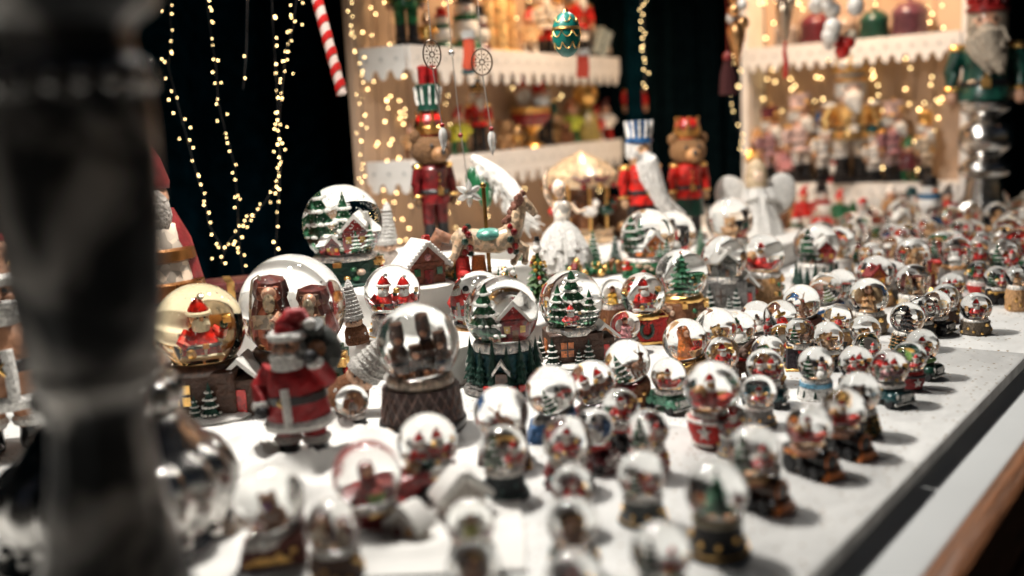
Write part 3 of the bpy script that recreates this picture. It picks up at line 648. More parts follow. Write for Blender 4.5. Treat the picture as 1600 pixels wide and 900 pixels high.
# crumpled white cloth between the silver post and the red-suited figure
q = MB(); N = 60; vs_, fs = [], []
for j in range(N + 1):
    for i in range(N + 1):
        x = -0.42 + 0.42 * i / N; y = 0.72 + 0.42 * j / N
        w = max(0, min(1, min(i, N - i, j, N - j) / 9))
        rid = 1 - abs(noise.noise((x * 11 + 3, y * 11, 1.3))); rid2 = 1 - abs(noise.noise((x * 23, y * 19, 7)))
        hgt = 0.003 + w * (0.022 * rid ** 5 + 0.006 * rid2 ** 3) * (0.35 + 0.65 * max(0, 1 - abs(x + 0.22) / 0.2))
        vs_.append((x + 0.012 * noise.noise((x * 9, y * 9, 4)), y, TOP + hgt))
for j in range(N):
    for i in range(N):
        a = j * (N + 1) + i; fs.append((a, a + 1, a + N + 2, a + N + 1))
q.add(vs_, fs)
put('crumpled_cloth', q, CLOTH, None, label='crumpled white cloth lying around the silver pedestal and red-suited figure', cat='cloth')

# leaves on the dark ground are out of reach; dark curtains close the stall behind, the end one added for dark tone
def curtain(name, p0, p1, z0, z1, m, folds, amp, label):
    q = MB(); n_ = folds * 8; vs_, fs = [], []
    d = (p1 - p0); nn = Vector((-d.y, d.x, 0)).normalized()
    for j in range(9):
        for i in range(n_ + 1):
            t = i / n_; a = amp * (math.sin(t * folds * 2 * math.pi + 0.5 * math.sin(j * 0.4 + t * 9)) + 0.4 * math.sin(t * folds * 4.3)) * (0.7 + 0.3 * (8 - j) / 8)
            p = p0 + d * t + nn * a; vs_.append((p.x, p.y, z0 + (z1 - z0) * j / 8))
    for j in range(8):
        for i in range(n_):
            a = j * (n_ + 1) + i; fs.append((a, a + 1, a + n_ + 2, a + n_ + 1))
    q.add(vs_, fs); return put(name, q, m, None, label=label, cat='curtain')
W0 = lambda u, v: Vector((tp(u, v).x, tp(u, v).y, 0))
curtain('backdrop_curtain', W0(-2.2, 1.72), W0(2.6, 1.72), 0.02, 2.6, CURTAIN, 22, 0.03, 'black-blue curtain behind the hanging fairy lights')
curtain('side_curtain', W0(2.12, 1.70), W0(2.60, 1.08), 0.02, 2.6, CURTAIN2, 9, 0.025, 'dark grey-green hanging canvas between the two lit shelves')
curtain('added_dark_curtain', W0(2.62, 1.1), W0(2.62, -1.4), 0.02, 2.6, CURTAIN2, 12, 0.03, 'black-blue curtain closing the far right end behind the silver pedestal')  # added sheet: its colour supplies the darkness of the far end
q = MB(); q.box((0, 0, 1.3), (0.05, 0.05, 2.6), bev=0.1)
put('stall_post', q, CURTAIN, None, (1, 1, 1), TR(*at(988, 60, 3.3).xy, 0), 'dark stall post at the right end of the left shelf', 'post')

# ---------------------------------------------------------------- stall lamps (above the frame, mirrored in every globe)
def stall_lamp(p, power, color, radius, aim, label):
    e = thing('stall_lamp', label, 'lamp', p, 0, 1.0, 'lamps on the stall roof')
    d = (Vector(aim) - Vector(p)).to_track_quat('-Z', 'Y').to_matrix().to_4x4()
    s = MB(); s.lathe([(0.088, -0.06), (0.075, 0.0), (0.05, 0.05), (0.028, 0.07), (0.028, 0.1), (0.0, 0.1)], 20)
    put('lamp_shade', s, METAL, e, (0.1, 0.1, 0.1), d @ TR(0, 0, 0.03))
    s = MB(); s.lathe([(0.07, 0.0), (0.07, 0.003), (0, 0.003)], 20); put('bulb', s, LAMPGLOW, e, (1, 1, 1), d @ TR(0, 0, 0.012))
    s = MB(); s.tube([(0, 0, 0.1), (0, 0, 0.35)], 0.006, 6); put('cord', s, METAL, e, (0.05, 0.05, 0.05))
    lamp_light(Vector(p) + (Vector(aim) - Vector(p)).normalized() * 0.085, power, color, radius, aim)
KEYC = (1.0, 0.95, 0.88)
stall_lamp((-0.32, 1.42, TOP + 1.22), 94, KEYC, 0.05, tp(0.3, 0.35), 'dark stall lamp hanging above the globe table, nearest the dark post')
stall_lamp((-0.12, 1.72, TOP + 1.24), 13, KEYC, 0.05, tp(0.5, 0.35), 'dark stall lamp hanging second from the dark post')
stall_lamp((-0.52, 1.12, TOP + 1.24), 8, KEYC, 0.05, tp(0.1, 0.35), 'dark stall lamp hanging nearest the camera above the left of the table')
stall_lamp((0.45, 2.35, TOP + 1.36), 34, KEYC, 0.045, tp(1.5, 0.35), 'dark stall lamp hanging above the far end of the globe table')
# ---------------------------------------------------------------- the snow globes, one by one
G = globe
# row of large globes
G(535, 350, 124, 0.75, 'toys', DKGRN, 'village', 'large globe with snowy village on dark green toy-hung base, against the curtain', h=0.10, yaw=0, fyaw=0, rim=WHT, flakes=420, fs=1.15)
G(457, 479, 165, 0.9, 'toys', DKGRN, 'pair', 'largest globe, holding two dark robed figurines, behind the red-suited figurine', h=0.0, yaw=0, fyaw=0, fs=1.25, rim=DKBRN, t=GOLD, ov={'robed_figurine': (0.3, 0.09, 0.05), 'second_robed_figurine': (0.2, 0.1, 0.06)})
G(312, 512, 140, 0.97, 'cottage', DKBRN, 'red', 'globe tinted amber like gold reflections, with red bearded figurine on a stable base, right of dark post', yaw=0, fyaw=30, rim=DKBRN, fs=1.1, ov={'windows': GOLD}, dome=AMBER, snow=(0.2, 0.12, 0.06))
G(613, 457, 88, 0.8, 'plinth', WHT, 'couple', 'globe with two red-coated bearded figurines beside the gingerbread house', h=0.05, fyaw=-10, fs=1.1)
G(653, 537, 130, 1.12, 'quilt', (0.055, 0.028, 0.024), 'dolls', 'globe of brown toy figurines on dark quilted drum with belt buckle', tilt=6, yaw=0, fyaw=0, t=(0.16, 0.09, 0.07), rim=(0.5, 0.42, 0.33), fs=1.05)
G(750, 470, 94, 0.42, 'plinth', TAN, 'house', 'globe mostly hidden behind the globe with dark fir-tree base', h=0.05, fs=0.9)
G(783, 488, 116, 1.06, 'village', TEAL, 'tree_house', 'globe with dark fir and snowy cottage on base ringed with dark firs', yaw=0, fyaw=-8, t=GREY, fs=1.25)
G(892, 472, 100, 0.95, 'cottage', DKBRN, 'trees', 'globe of snowy firs on brown cottage base with amber window', yaw=8, fyaw=0, fs=1.1)
G(1005, 461, 71, 1.06, 'chest', RED, 'red', 'globe with bearded figurine on red chest base bearing a dark wreath', yaw=4, fyaw=25, t=GOLD, rim=GOLD, fs=1.15)
G(1065, 430, 82, 1.0, 'toys', BRN, 'bigtree', 'globe filled by a big green fir above a base of coloured toys', yaw=0, fyaw=0, rim=GOLD, fs=1.1)
G(1131, 404, 72, 1.12, 'cottage', GREY, 'house', 'tall globe with grey gabled cottage above a grey village base', yaw=0, fyaw=12, fs=1.3, ov={'miniature_house': (0.12, 0.13, 0.12), 'windows': GREY})
G(1192, 399, 67, 1.08, 'toys', TAN, 'sleigh', 'globe with red sleigh on cream base hung with toys', fyaw=-20, fs=1.25)
G(1275, 384, 70, 0.98, 'village', WHT, 'tree_house', 'globe with dark firs on white village base ringed with firs', yaw=0, fyaw=0, fs=1.2, t=(0.5, 0.4, 0.34))
G(1309, 382, 56, 0.95, 'plinth', WHT, 'angel', 'globe with small pale figurine tucked behind the white village globe', fs=1.0)
G(1012, 369, 86, 0.74, 'toys', GRN, 'village', 'large clear globe with coloured village behind the big-fir globe', h=0.05, fyaw=10, fs=1.05, ov={'miniature_house': ORNG}, flakes=160)
G(1050, 366, 74, 0.72, 'stone', TAN, 'snowman', 'clear globe half hidden behind the large coloured-village globe', h=0.05)
G(1140, 344, 72, 0.72, 'plinth', WHT, 'bear', 'clear globe with tan bear standing in front of the white-winged angel', h=0.05, fs=0.9)
G(1368, 426, 55, 0.95, 'stone', TAN, 'house', 'blurred globe with orange cottage inside, behind the brown-angel globe', fs=1.25, ov={'miniature_house': ORNG, 'roof': DKRED})
G(1396, 429, 44, 0.95, 'plinth', GREY, 'snowman', 'grey globe touching the right side of the orange-cottage globe', fs=0.8)
G(1411, 338, 56, 1.0, 'cottage', BLUE, 'house', 'large blurred globe with pale cottage on dark blue base, left of the snowman', yaw=10, fs=1.2, ov={'miniature_house': (0.45, 0.38, 0.3)})
# second row
G(957, 458, 44, 1.5, 'stone', BRN, 'angel', 'small globe with yellow-robed angel on brown base, left of the chest globe', h=0.0, ov={'miniature_angel': YEL}, fs=1.1)
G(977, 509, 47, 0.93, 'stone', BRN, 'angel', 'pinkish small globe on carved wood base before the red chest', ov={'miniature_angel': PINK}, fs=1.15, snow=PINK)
G(1070, 532, 70, 0.85, 'wedge', (0.35, 0.2, 0.07), 'hood', 'globe with orange hooded figurine holding a basket of apples', tilt=10, yaw=-8, fyaw=10, rim=GOLD, fs=1.15)
G(980, 566, 72, 0.95, 'wedge', BRN, 'deer_tree', 'leaning globe with brown reindeer and fir on brown wedge base', tilt=22, yaw=0, rim=DKRED, fs=1.1)
G(925, 598, 72, 0.95, 'wedge', WINE, 'couple', 'leaning globe with two carolling figurines on wine-red wedge base', tilt=24, yaw=0, rim=WINE, fs=1.05, fyaw=-10, ov={'bearded_figurine': (0.25, 0.1, 0.06)})
G(861, 610, 80, 0.95, 'wedge', BLUE, 'tree_snowman', 'leaning globe with snowman and little fir on blue wedge base', tilt=22, yaw=0, rim=(0.3, 0.3, 0.3), fs=0.75, t=BLUE)
G(783, 645, 86, 0.95, 'wedge', DKBRN, 'deer', 'leaning white globe with reindeer and red scarf behind the dark round-footed globe', tilt=20, yaw=0, rim=GREY, fs=0.9)
G(1118, 513, 66, 0.92, 'wedge', TAN, 'bear', 'leaning white globe with golden bear, right of the orange hooded figurine', tilt=18, yaw=0, fs=0.9, ov={'miniature_bear': (0.5, 0.3, 0.1)})
G(1153, 513, 54, 0.80, 'wedge', BRN, 'snowman', 'leaning globe with green-hatted snowman above brown antlers', tilt=15, yaw=0, ov={'hat': GRN})
G(1183, 496, 53, 0.92, 'wedge', WHT, 'snowman', 'leaning all-white globe between green-hatted snowman and red bell globes', tilt=18, yaw=0, fs=0.7, ov={'scarf': WHT, 'hat': GREY})
G(1219, 494, 52, 1.06, 'wedge', TAN, 'bell', 'leaning globe with red bell and gold bow', tilt=18, yaw=0, fs=1.1)
G(1252, 473, 58, 0.95, 'wedge', (0.10, 0.03, 0.02), 'deer', 'leaning white globe with brown reindeer on brick-brown wedge base', tilt=20, yaw=0, rim=BRN, fs=1.0)
G(1128, 553, 54, 0.95, 'stone', GREY, 'red', 'globe with bearded figurine in front of brown antlers, above the sleigh globe', fs=1.05)
G(1290, 452, 52, 0.9, 'wedge', BLUE, 'tree', 'leaning white globe with bright green fir behind the brown-angel globe', tilt=20, yaw=0, fs=0.8, ov={'miniature_tree': (0.1, 0.16, 0.02)})
G(1313, 445, 50, 0.9, 'plinth', WHT, 'bear', 'white globe with tiny orange bear left of the brown-angel globe', fs=0.6, ov={'miniature_bear': ORNG})
# middle
G(1113, 607, 88, 1.02, 'sack', RED, 'sleigh', 'wide clear globe with red sleigh on red sack base with white trim', yaw=-30, fyaw=10, fs=1.15, t=WHT)
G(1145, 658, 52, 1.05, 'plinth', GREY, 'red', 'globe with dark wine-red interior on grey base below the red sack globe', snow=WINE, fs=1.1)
G(1186, 612, 54, 1.0, 'plinth', GREY, 'red', 'globe with single small red bearded figurine on grey base beside a dark car', fs=0.85, fyaw=-20, rim=WHT)
G(1195, 573, 58, 1.05, 'car', TEAL, 'couple', 'globe with two red figurines on dark teal car base with silver hubcaps', yaw=65, fs=1.0)
G(1200, 549, 52, 1.0, 'stone', BRN, 'tree_red', 'globe with red figurine and fir below a tiny red-suited topper', fs=0.9)
G(1222, 529, 48, 0.75, 'chest', GRN, 'tree_red', 'globe on green and gold box base behind the topper globe', t=GOLD, fs=1.0)
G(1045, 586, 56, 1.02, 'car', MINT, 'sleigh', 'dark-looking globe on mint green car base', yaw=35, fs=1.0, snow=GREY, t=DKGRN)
G(970, 637, 60, 1.1, 'loco', BLK, 'red', 'globe with tall red bearded figurine on black locomotive with grey wheel', yaw=55, fyaw=-15, fs=1.1, t=RED)
G(928, 668, 62, 1.05, 'car', WINE, 'snowman', 'globe on dark wine-red car base between two red figurine globes', yaw=50, rim=RED, ov={'scarf': BLUE}, fs=1.0)
G(886, 688, 78, 0.98, 'stone', DKRED, 'red', 'globe with bright red figurine on dark red lumpy base, left of wine-red car', yaw=0, fs=1.0, fyaw=-20, ov={'nuggets': (0.1, 0.25, 0.25)})
G(1012, 672, 66, 1.08, 'stone', DKRED, 'tree_red', 'globe with fir and gold-brown figurine on dark red lumpy base', fs=1.1, ov={'bearded_figurine': (0.3, 0.08, 0.03)})
G(550, 627, 52, 1.05, 'plinth', BLK, 'deer', 'small globe with dark reindeer on black base, right of the red-suited figurine', rim=WHT, t=BLK, ov={'miniature_reindeer': DKBRN})
# right of centre, in focus
G(1275, 569, 56, 0.95, 'flared', WHT, 'tree_snowman', 'sharp globe with snowman and fir on white and light blue flared base', yaw=10, t=LBLUE, fs=1.05, fyaw=0)
G(1390, 575, 58, 1.0, 'car', TEAL, 'couple', 'globe with pink-faced couple on dark teal jeep base with upright grille', yaw=25, fs=1.0, ov={'bearded_figurine': PINK})
G(1421, 559, 52, 0.98, 'sack', DKRED, 'tree_red', 'globe with green fir on dark red shield base bearing a pale star', yaw=10, t=BLK, rim=RED, fs=1.0)
G(1441, 539, 51, 1.02, 'car', DKGRN, 'red', 'globe on dark green car base, third from the front edge corner', yaw=40, fs=1.0, fyaw=-30, t=YEL, rim=(0.2, 0.4, 0.1))
G(1337, 567, 54, 0.95, 'stone', GREY, 'couple', 'globe crowded with red figurines between the blue-white base and the jeep', fs=1.0)
G(1293, 527, 50, 1.02, 'loco', BLK, 'bear', 'globe with red-hatted brown bear on black train with yellow windows', yaw=75, fs=1.05, ov={'muzzle': RED})
G(1250, 519, 46, 1.3, 'chest', (0.03, 0.02, 0.03), 'deer_tree', 'globe with fir and reindeer on tall black box base with small stars', yaw=-10, t=GOLD, fs=1.1, ov={'wreath': BLK})
G(1352, 516, 48, 1.0, 'firs', DKGRN, 'bear', 'globe with honey-coloured bear, left of the black-fir globe', fs=0.9, ov={'miniature_bear': (0.5, 0.22, 0.06)})
G(1355, 540, 42, 0.9, 'stone', BLK, 'tree_red', 'lower small globe with red figurines in front of the honey bear globe', fs=1.0)
G(1418, 497, 52, 1.0, 'firs', DKBRN, 'tree', 'globe with near-black fir on a base of dark firs', fs=1.1, t=TAN, ov={'miniature_tree': BLK, 'snow_tips': DKBRN})
G(1310, 496, 44, 0.95, 'stone', TAN, 'bell', 'globe with red bell before a beige gilded base', fs=1.0)
G(1357, 464, 60, 0.95, 'stone', (0.2, 0.15, 0.1), 'angel', 'globe with brown-haired winged angel on round grey-brown wooden base', yaw=0, fyaw=-15, fs=1.2, ov={'wings': (0.45, 0.3, 0.16)})
G(1427, 439, 54, 0.95, 'plinth', (0.7, 0.6, 0.45), 'pair', 'globe with golden robed pair on cream and gold base', fs=1.1, ov={'robed_figurine': GOLD, 'second_robed_figurine': TAN})
G(1438, 484, 46, 0.95, 'stone', BLK, 'snowman', 'white globe leftmost of three overlapping pale globes, right of near-black fir', fs=1.0)
G(1462, 476, 46, 0.98, 'car', BLK, 'snowman', 'clear globe on black car, middle of three overlapping pale globes', yaw=40, fs=0.8)
G(1477, 464, 42, 0.98, 'stone', DKBRN, 'red', 'globe with red-hatted figurine, rearmost of three overlapping pale globes', fs=1.0)
G(1487, 446, 40, 1.0, 'stone', BRN, 'couple', 'small globe with couple on brown base behind the lone stone-based globe', fs=1.0)
G(1525, 480, 47, 0.9, 'stone', (0.12, 0.09, 0.06), 'red', 'lone globe on grey-brown stone base on the open table', yaw=0, fyaw=0, fs=1.0, t=GOLD)
G(1557, 434, 38, 1.1, 'loco', BLK, 'tree_red', 'small globe on black train with two yellow windows near the right border', yaw=80, fs=1.0)
G(1590, 432, 36, 1.5, 'stone', TAN, 'angel', 'globe on tall tan base cut by the right border', fs=1.0)
G(1529, 425, 36, 1.0, 'sack', RED, 'red', 'small globe on bright red sack base left of the black train', t=WHT)
# front rows, right
G(1342, 613, 65, 1.05, 'firs', DKBRN, 'bear', 'globe with dark brown bear and gold, behind the two front locomotive globes', fs=1.1, t=GOLD, ov={'miniature_bear': DKBRN})
G(1318, 641, 70, 1.0, 'loco', BLK, 'sleigh', 'globe with red sleigh on black locomotive, farther of the two side by side', yaw=30, fs=1.1, t=ORNG, rim=(0.6, 0.35, 0.25))
G(1265, 667, 73, 1.02, 'loco', BLK, 'sleigh', 'globe with red sleigh on black locomotive, nearer of the two side by side', yaw=30, fs=1.1, t=ORNG, rim=(0.6, 0.35, 0.25))
G(1178, 705, 84, 1.05, 'loco', DKBRN, 'tree_red', 'globe on big dark brown engine base with orange lamp, beside the black gold-trimmed globe', yaw=40, fs=1.1, t=ORNG, rim=TAN, ov={'windows': ORNG})
G(1120, 767, 98, 1.06, 'plinth', BLK, 'bigtree', 'big clear globe with dark fir on black base with gold ornament', yaw=20, fs=0.95, ov={'tree_topper': DKGRN}, rim=(0.35, 0.3, 0.2))
G(1003, 742, 78, 0.98, 'plinth', (0.10, 0.11, 0.11), 'tree_red', 'white globe with tiny red and green figurine on dark grey base', fs=0.75)
G(1033, 861, 95, 0.95, 'plinth', GREY, 'tree_red', 'pale globe at the bottom border with red-topped dark figurine', fs=0.95, ov={'miniature_tree': DKGRN})
G(895, 760, 68, 1.0, 'plinth', DKBRN, 'red', 'globe with slim red figurine, rearmost of three in a line', fs=0.9)
G(895, 817, 82, 1.0, 'stone', DKGRN, 'bear', 'globe with dark brown bear, middle of three in a line', fs=1.0, ov={'miniature_bear': BRN})
G(897, 905, 92, 0.95, 'stone', DKRED, 'red', 'globe cut by the bottom border, nearest of three in a line', fs=0.9)
# front rows, left
G(786, 702, 76, 1.0, 'plinth', (0.02, 0.03, 0.035), 'tree_red', 'globe with red and green figurines on black base with round grey foot', fs=1.1, t=TEAL, ov={'ornaments': (0.05, 0.12, 0.12)})
G(668, 692, 95, 0.9, 'car', DKRED, 'couple', 'large globe with red figurines on dark red cart behind the white cottage', yaw=-65, tilt=8, fs=0.95, flakes=160)
G(573, 742, 108, 0.9, 'car', DKRED, 'hood', 'large globe with red-hooded figurine on dark red cart', yaw=-65, tilt=6, fs=0.95, ov={'hooded_figurine': DKRED, 'basket': (0.2, 0.3, 0.08)}, flakes=160)
G(420, 782, 112, 0.92, 'wedge', (0.12, 0.03, 0.02), 'bear', 'white globe with brown bear on dark red-brown wedge base, right of the post foot', tilt=14, yaw=10, fs=1.0, ov={'miniature_bear': BRN, 'muzzle': (0.25, 0.1, 0.4)}, flakes=160)
G(520, 822, 86, 1.0, 'stone', DKBRN, 'pair', 'globe with tan robed pair on dark brown base at the lower left', fs=1.1, ov={'robed_figurine': TAN, 'second_robed_figurine': BRN})
G(735, 817, 78, 0.98, 'stone', GREY, 'angel', 'dark globe with yellow-green angel in front of the white cottage', fs=1.0, ov={'miniature_angel': (0.45, 0.45, 0.15)})
G(740, 884, 84, 0.95, 'stone', DKGRN, 'bear', 'dark globe with brown bear at the bottom border, before the yellow-green angel', fs=1.0, ov={'miniature_bear': BRN})

# the crowded far end
FARB = ['stone', 'plinth', 'loco', 'car', 'sack', 'firs', 'chest']; FARC = [BRN, BLK, RED, (0.45, 0.43, 0.4), TAN, DKRED, GRN, WHT]
FARF = ['red', 'tree_red', 'couple', 'snowman', 'angel', 'bear', 'tree', 'sleigh']
taken = [Vector((o.location.x, o.location.y)) for o in bpy.data.objects if o.get('category') == 'snow globe']
rf = random.Random(4); nfar = 0
CN = ['brown', 'black', 'bright red', 'pale grey', 'tan', 'dark red', 'green', 'white']
BN = {'stone': 'lumpy', 'plinth': 'round', 'loco': 'locomotive', 'car': 'car', 'sack': 'star-fronted', 'firs': 'fir-ringed', 'chest': 'box'}
FN = {'red': 'red figurine', 'tree_red': 'fir and red figurine', 'couple': 'pair of red figurines', 'snowman': 'snowman', 'angel': 'angel', 'bear': 'bear', 'tree': 'snowy fir', 'sleigh': 'red sleigh'}
combos = [(b_, c_, f_) for b_ in FARB for c_ in range(8) for f_ in FARF]; rf.shuffle(combos)
for j in range(8):
    for i in range(16):
        u = 0.80 + i * 0.088 + rf.uniform(-0.016, 0.016) + (j % 2) * 0.035; v = 0.045 + j * 0.072 + rf.uniform(-0.013, 0.013)
        p = tp(u, v); s_ = CAM.inverted() @ (p + Vector((0, 0, 0.05))); px = 800 + s_.x / -s_.z * FPX; py = 450 - s_.y / -s_.z * FPX
        if px > 1612 or px < 1275 or py > 452 or u > 2.1: continue
        if (p.xy - spot(1535, 366).xy).length < 0.13: continue
        if min((p.xy - q.xy).length for q in taken) < 0.070: continue
        taken.append(p.xy.copy()); b_, c_, f_ = combos[nfar]; nfar += 1
        globe_at(p, rf.uniform(0.048, 0.062), rf.uniform(0.92, 1.1), b_, FARC[c_], f_, 'blurred far-end globe with %s on %s %s base' % (FN[f_], CN[c_], BN[b_]), fs=1.1, group='crowd of snow globes at the far end of the table', rim=rf.choice([WHT, WHT, RED, TAN]))
# ---------------------------------------------------------------- silver posts
m, n, l, b = mat('tarnished_silver'); TARN = m
tc = n.new('ShaderNodeTexCoord'); ns = n.new('ShaderNodeTexNoise'); ns.inputs['Scale'].default_value = 28; ns.inputs['Detail'].default_value = 6; ns.inputs['Roughness'].default_value = 0.65
l.new(tc.outputs['Object'], ns.inputs['Vector'])
cr = n.new('ShaderNodeValToRGB'); cr.color_ramp.elements[0].position = 0.32; cr.color_ramp.elements[1].position = 0.6
cr.color_ramp.elements[0].color = (0.09, 0.09, 0.088, 1); cr.color_ramp.elements[1].color = (0.74, 0.72, 0.69, 1)
l.new(ns.outputs['Fac'], cr.inputs[0]); l.new(cr.outputs[0], b.inputs['Base Color']); b.inputs['Metallic'].default_value = 1.0
mr = n.new('ShaderNodeMapRange'); mr.inputs[3].default_value = 0.34; mr.inputs[4].default_value = 0.10; l.new(ns.outputs['Fac'], mr.inputs[0]); l.new(mr.outputs[0], b.inputs['Roughness'])
bp = n.new('ShaderNodeBump'); bp.inputs['Strength'].default_value = 0.35; bp.inputs['Distance'].default_value = 0.006; l.new(ns.outputs['Fac'], bp.inputs['Height']); l.new(bp.outputs[0], b.inputs['Normal'])
def smooth_prof(pr, k=3):
    out = []
    for i in range(len(pr) - 1):
        p0, p1, p2, p3 = pr[max(0, i - 1)], pr[i], pr[i + 1], pr[min(len(pr) - 1, i + 2)]
        for j in range(k):
            t = j / k
            f = lambda a, b_, c, d: 0.5 * (2 * b_ + (c - a) * t + (2 * a - 5 * b_ + 4 * c - d) * t * t + (-a + 3 * b_ - 3 * c + d) * t ** 3)
            out.append((max(0.0, f(p0[0], p1[0], p2[0], p3[0])), f(p0[1], p1[1], p2[1], p3[1])))
    return out + [pr[-1]]
p = spot(196, 842)
e = thing('silver_pedestal', 'ornate silver pedestal foot glinting low beside the dark post', 'pedestal', p)
foot = [(0, 0.002), (0.094, 0.002), (0.096, 0.012), (0.090, 0.020), (0.094, 0.036), (0.095, 0.052), (0.088, 0.070), (0.076, 0.080), (0.066, 0.094), (0.056, 0.108), (0.048, 0.112)]
q = MB(); q.lathe(smooth_prof(foot), 128, mod=lambda r, z, a: r * (1 + (0.07 * (abs(math.cos(9 * a + 8 * z)) - 0.5) if 0.02 < z < 0.077 else 0))); put('foot', q, TARN, e)
q = MB(); q.lathe(smooth_prof([(0.046, 0.110), (0.055, 0.114), (0.058, 0.124), (0.055, 0.136), (0.046, 0.140), (0.050, 0.145), (0.051, 0.152), (0.044, 0.160), (0.03, 0.165), (0, 0.166)]), 96, mod=lambda r, z, a: r * (1 + (0.05 * math.cos(18 * a) if z < 0.137 else 0))); put('ring_collar', q, TARN, e)
for i in range(18):
    a = i * math.pi / 9; q = MB(); q.sph((0.090 * math.cos(a), 0.090 * math.sin(a), 0.016), 0.008, 8); put('bead', q, TARN, e)
m, n, l, b = mat('shade_painted_patina_metal'); DARKM = m  # mottled patina, with the darkness of the unlit shaft painted in too
tc = n.new('ShaderNodeTexCoord'); ns = n.new('ShaderNodeTexNoise'); ns.inputs['Scale'].default_value = 17; ns.inputs['Detail'].default_value = 7; ns.inputs['Distortion'].default_value = 0.6; l.new(tc.outputs['Object'], ns.inputs['Vector'])
cr = n.new('ShaderNodeValToRGB'); cr.color_ramp.elements[0].position = 0.34; cr.color_ramp.elements[1].position = 0.64
cr.color_ramp.elements[0].color = (0.012, 0.016, 0.018, 1); cr.color_ramp.elements[1].color = (0.62, 0.58, 0.53, 1); q_ = cr.color_ramp.elements.new(0.48); q_.color = (0.05, 0.05, 0.05, 1)
l.new(ns.outputs['Fac'], cr.inputs[0]); l.new(cr.outputs[0], b.inputs['Base Color']); b.inputs['Metallic'].default_value = 0.5; b.inputs['Roughness'].default_value = 0.36
bp = n.new('ShaderNodeBump'); bp.inputs['Strength'].default_value = 0.5; bp.inputs['Distance'].default_value = 0.006; l.new(ns.outputs['Fac'], bp.inputs['Height']); l.new(bp.outputs[0], b.inputs['Normal'])
ZP = 0.56; S = ZP / FPX; p = at(140, 640, ZP); p = Vector((p.x, p.y, TOP + 0.002))
tx = at(140, 80, ZP); yb = (640 - 80) * S
e = thing('dark_post', 'broad dark turned post, strongly blurred in the left foreground', 'post', p)
zz = lambda y: at(140, y, ZP).z - p.z
shear = Matrix(((1, 0, (tx.x - p.x) / (tx.z - p.z), 0), (0, 1, 0, 0), (0, 0, 1, 0), (0, 0, 0, 1)))
def turned(name, prof, md=None, n_=64):
    q = MB(); q.lathe(smooth_prof([(r * S, zz(y)) for (r, y) in prof], 4), n_, shear, mod=md); put(name, q, DARKM, e)
q = MB(); q.lathe(smooth_prof([(0, 0), (130 * S, 0), (140 * S, 0.01), (128 * S, zz(820) * 0.55), (96 * S, zz(820))]), 64, shear); put('foot', q, DARKM, e)
turned('lower_shaft', [(96, 822), (84, 760), (76, 690), (74, 640), (80, 606)], lambda r, z, a: r * (1 + 0.03 * math.cos(10 * a)))
turned('middle_ring', [(80, 608), (92, 600), (97, 584), (97, 570), (95, 565)])
turned('shaft', [(95, 566), (106, 500), (116, 400), (120, 300), (120, 200), (116, 158)], lambda r, z, a: r * (1 + 0.02 * math.cos(8 * a)))
turned('collar', [(108, 160), (116, 152), (118, 120), (112, 104), (100, 96), (96, 70), (104, 48), (128, 30), (138, 10), (134, -12), (104, -30), (96, -60), (110, -200), (0, -202)])
for i in range(18):
    a = i * math.pi / 9; q = MB(); q.sph((114 * S * math.cos(a), 114 * S * math.sin(a), 0), 13 * S, 10, (1, 1, 1.6)); put('leaf', q, TARN, e, (1, 1, 1), Matrix.Translation(shear @ Vector((0, 0, zz(130)))))

def place(name, label, cat, px, py, h, hpx, yaw=0, group=None, lean=None):
    """thing standing on the plane h above the table top, hpx photo pixels tall; models are one unit tall"""
    p = spot(px, py, h); return thing(name, label, cat, p, R(yaw), hpx * depth(p) / FPX, group, lean)
def part(e, name, mb, c, m=None, M=None): return put(name, mb, m or pickmat(c, name), e, c, M)

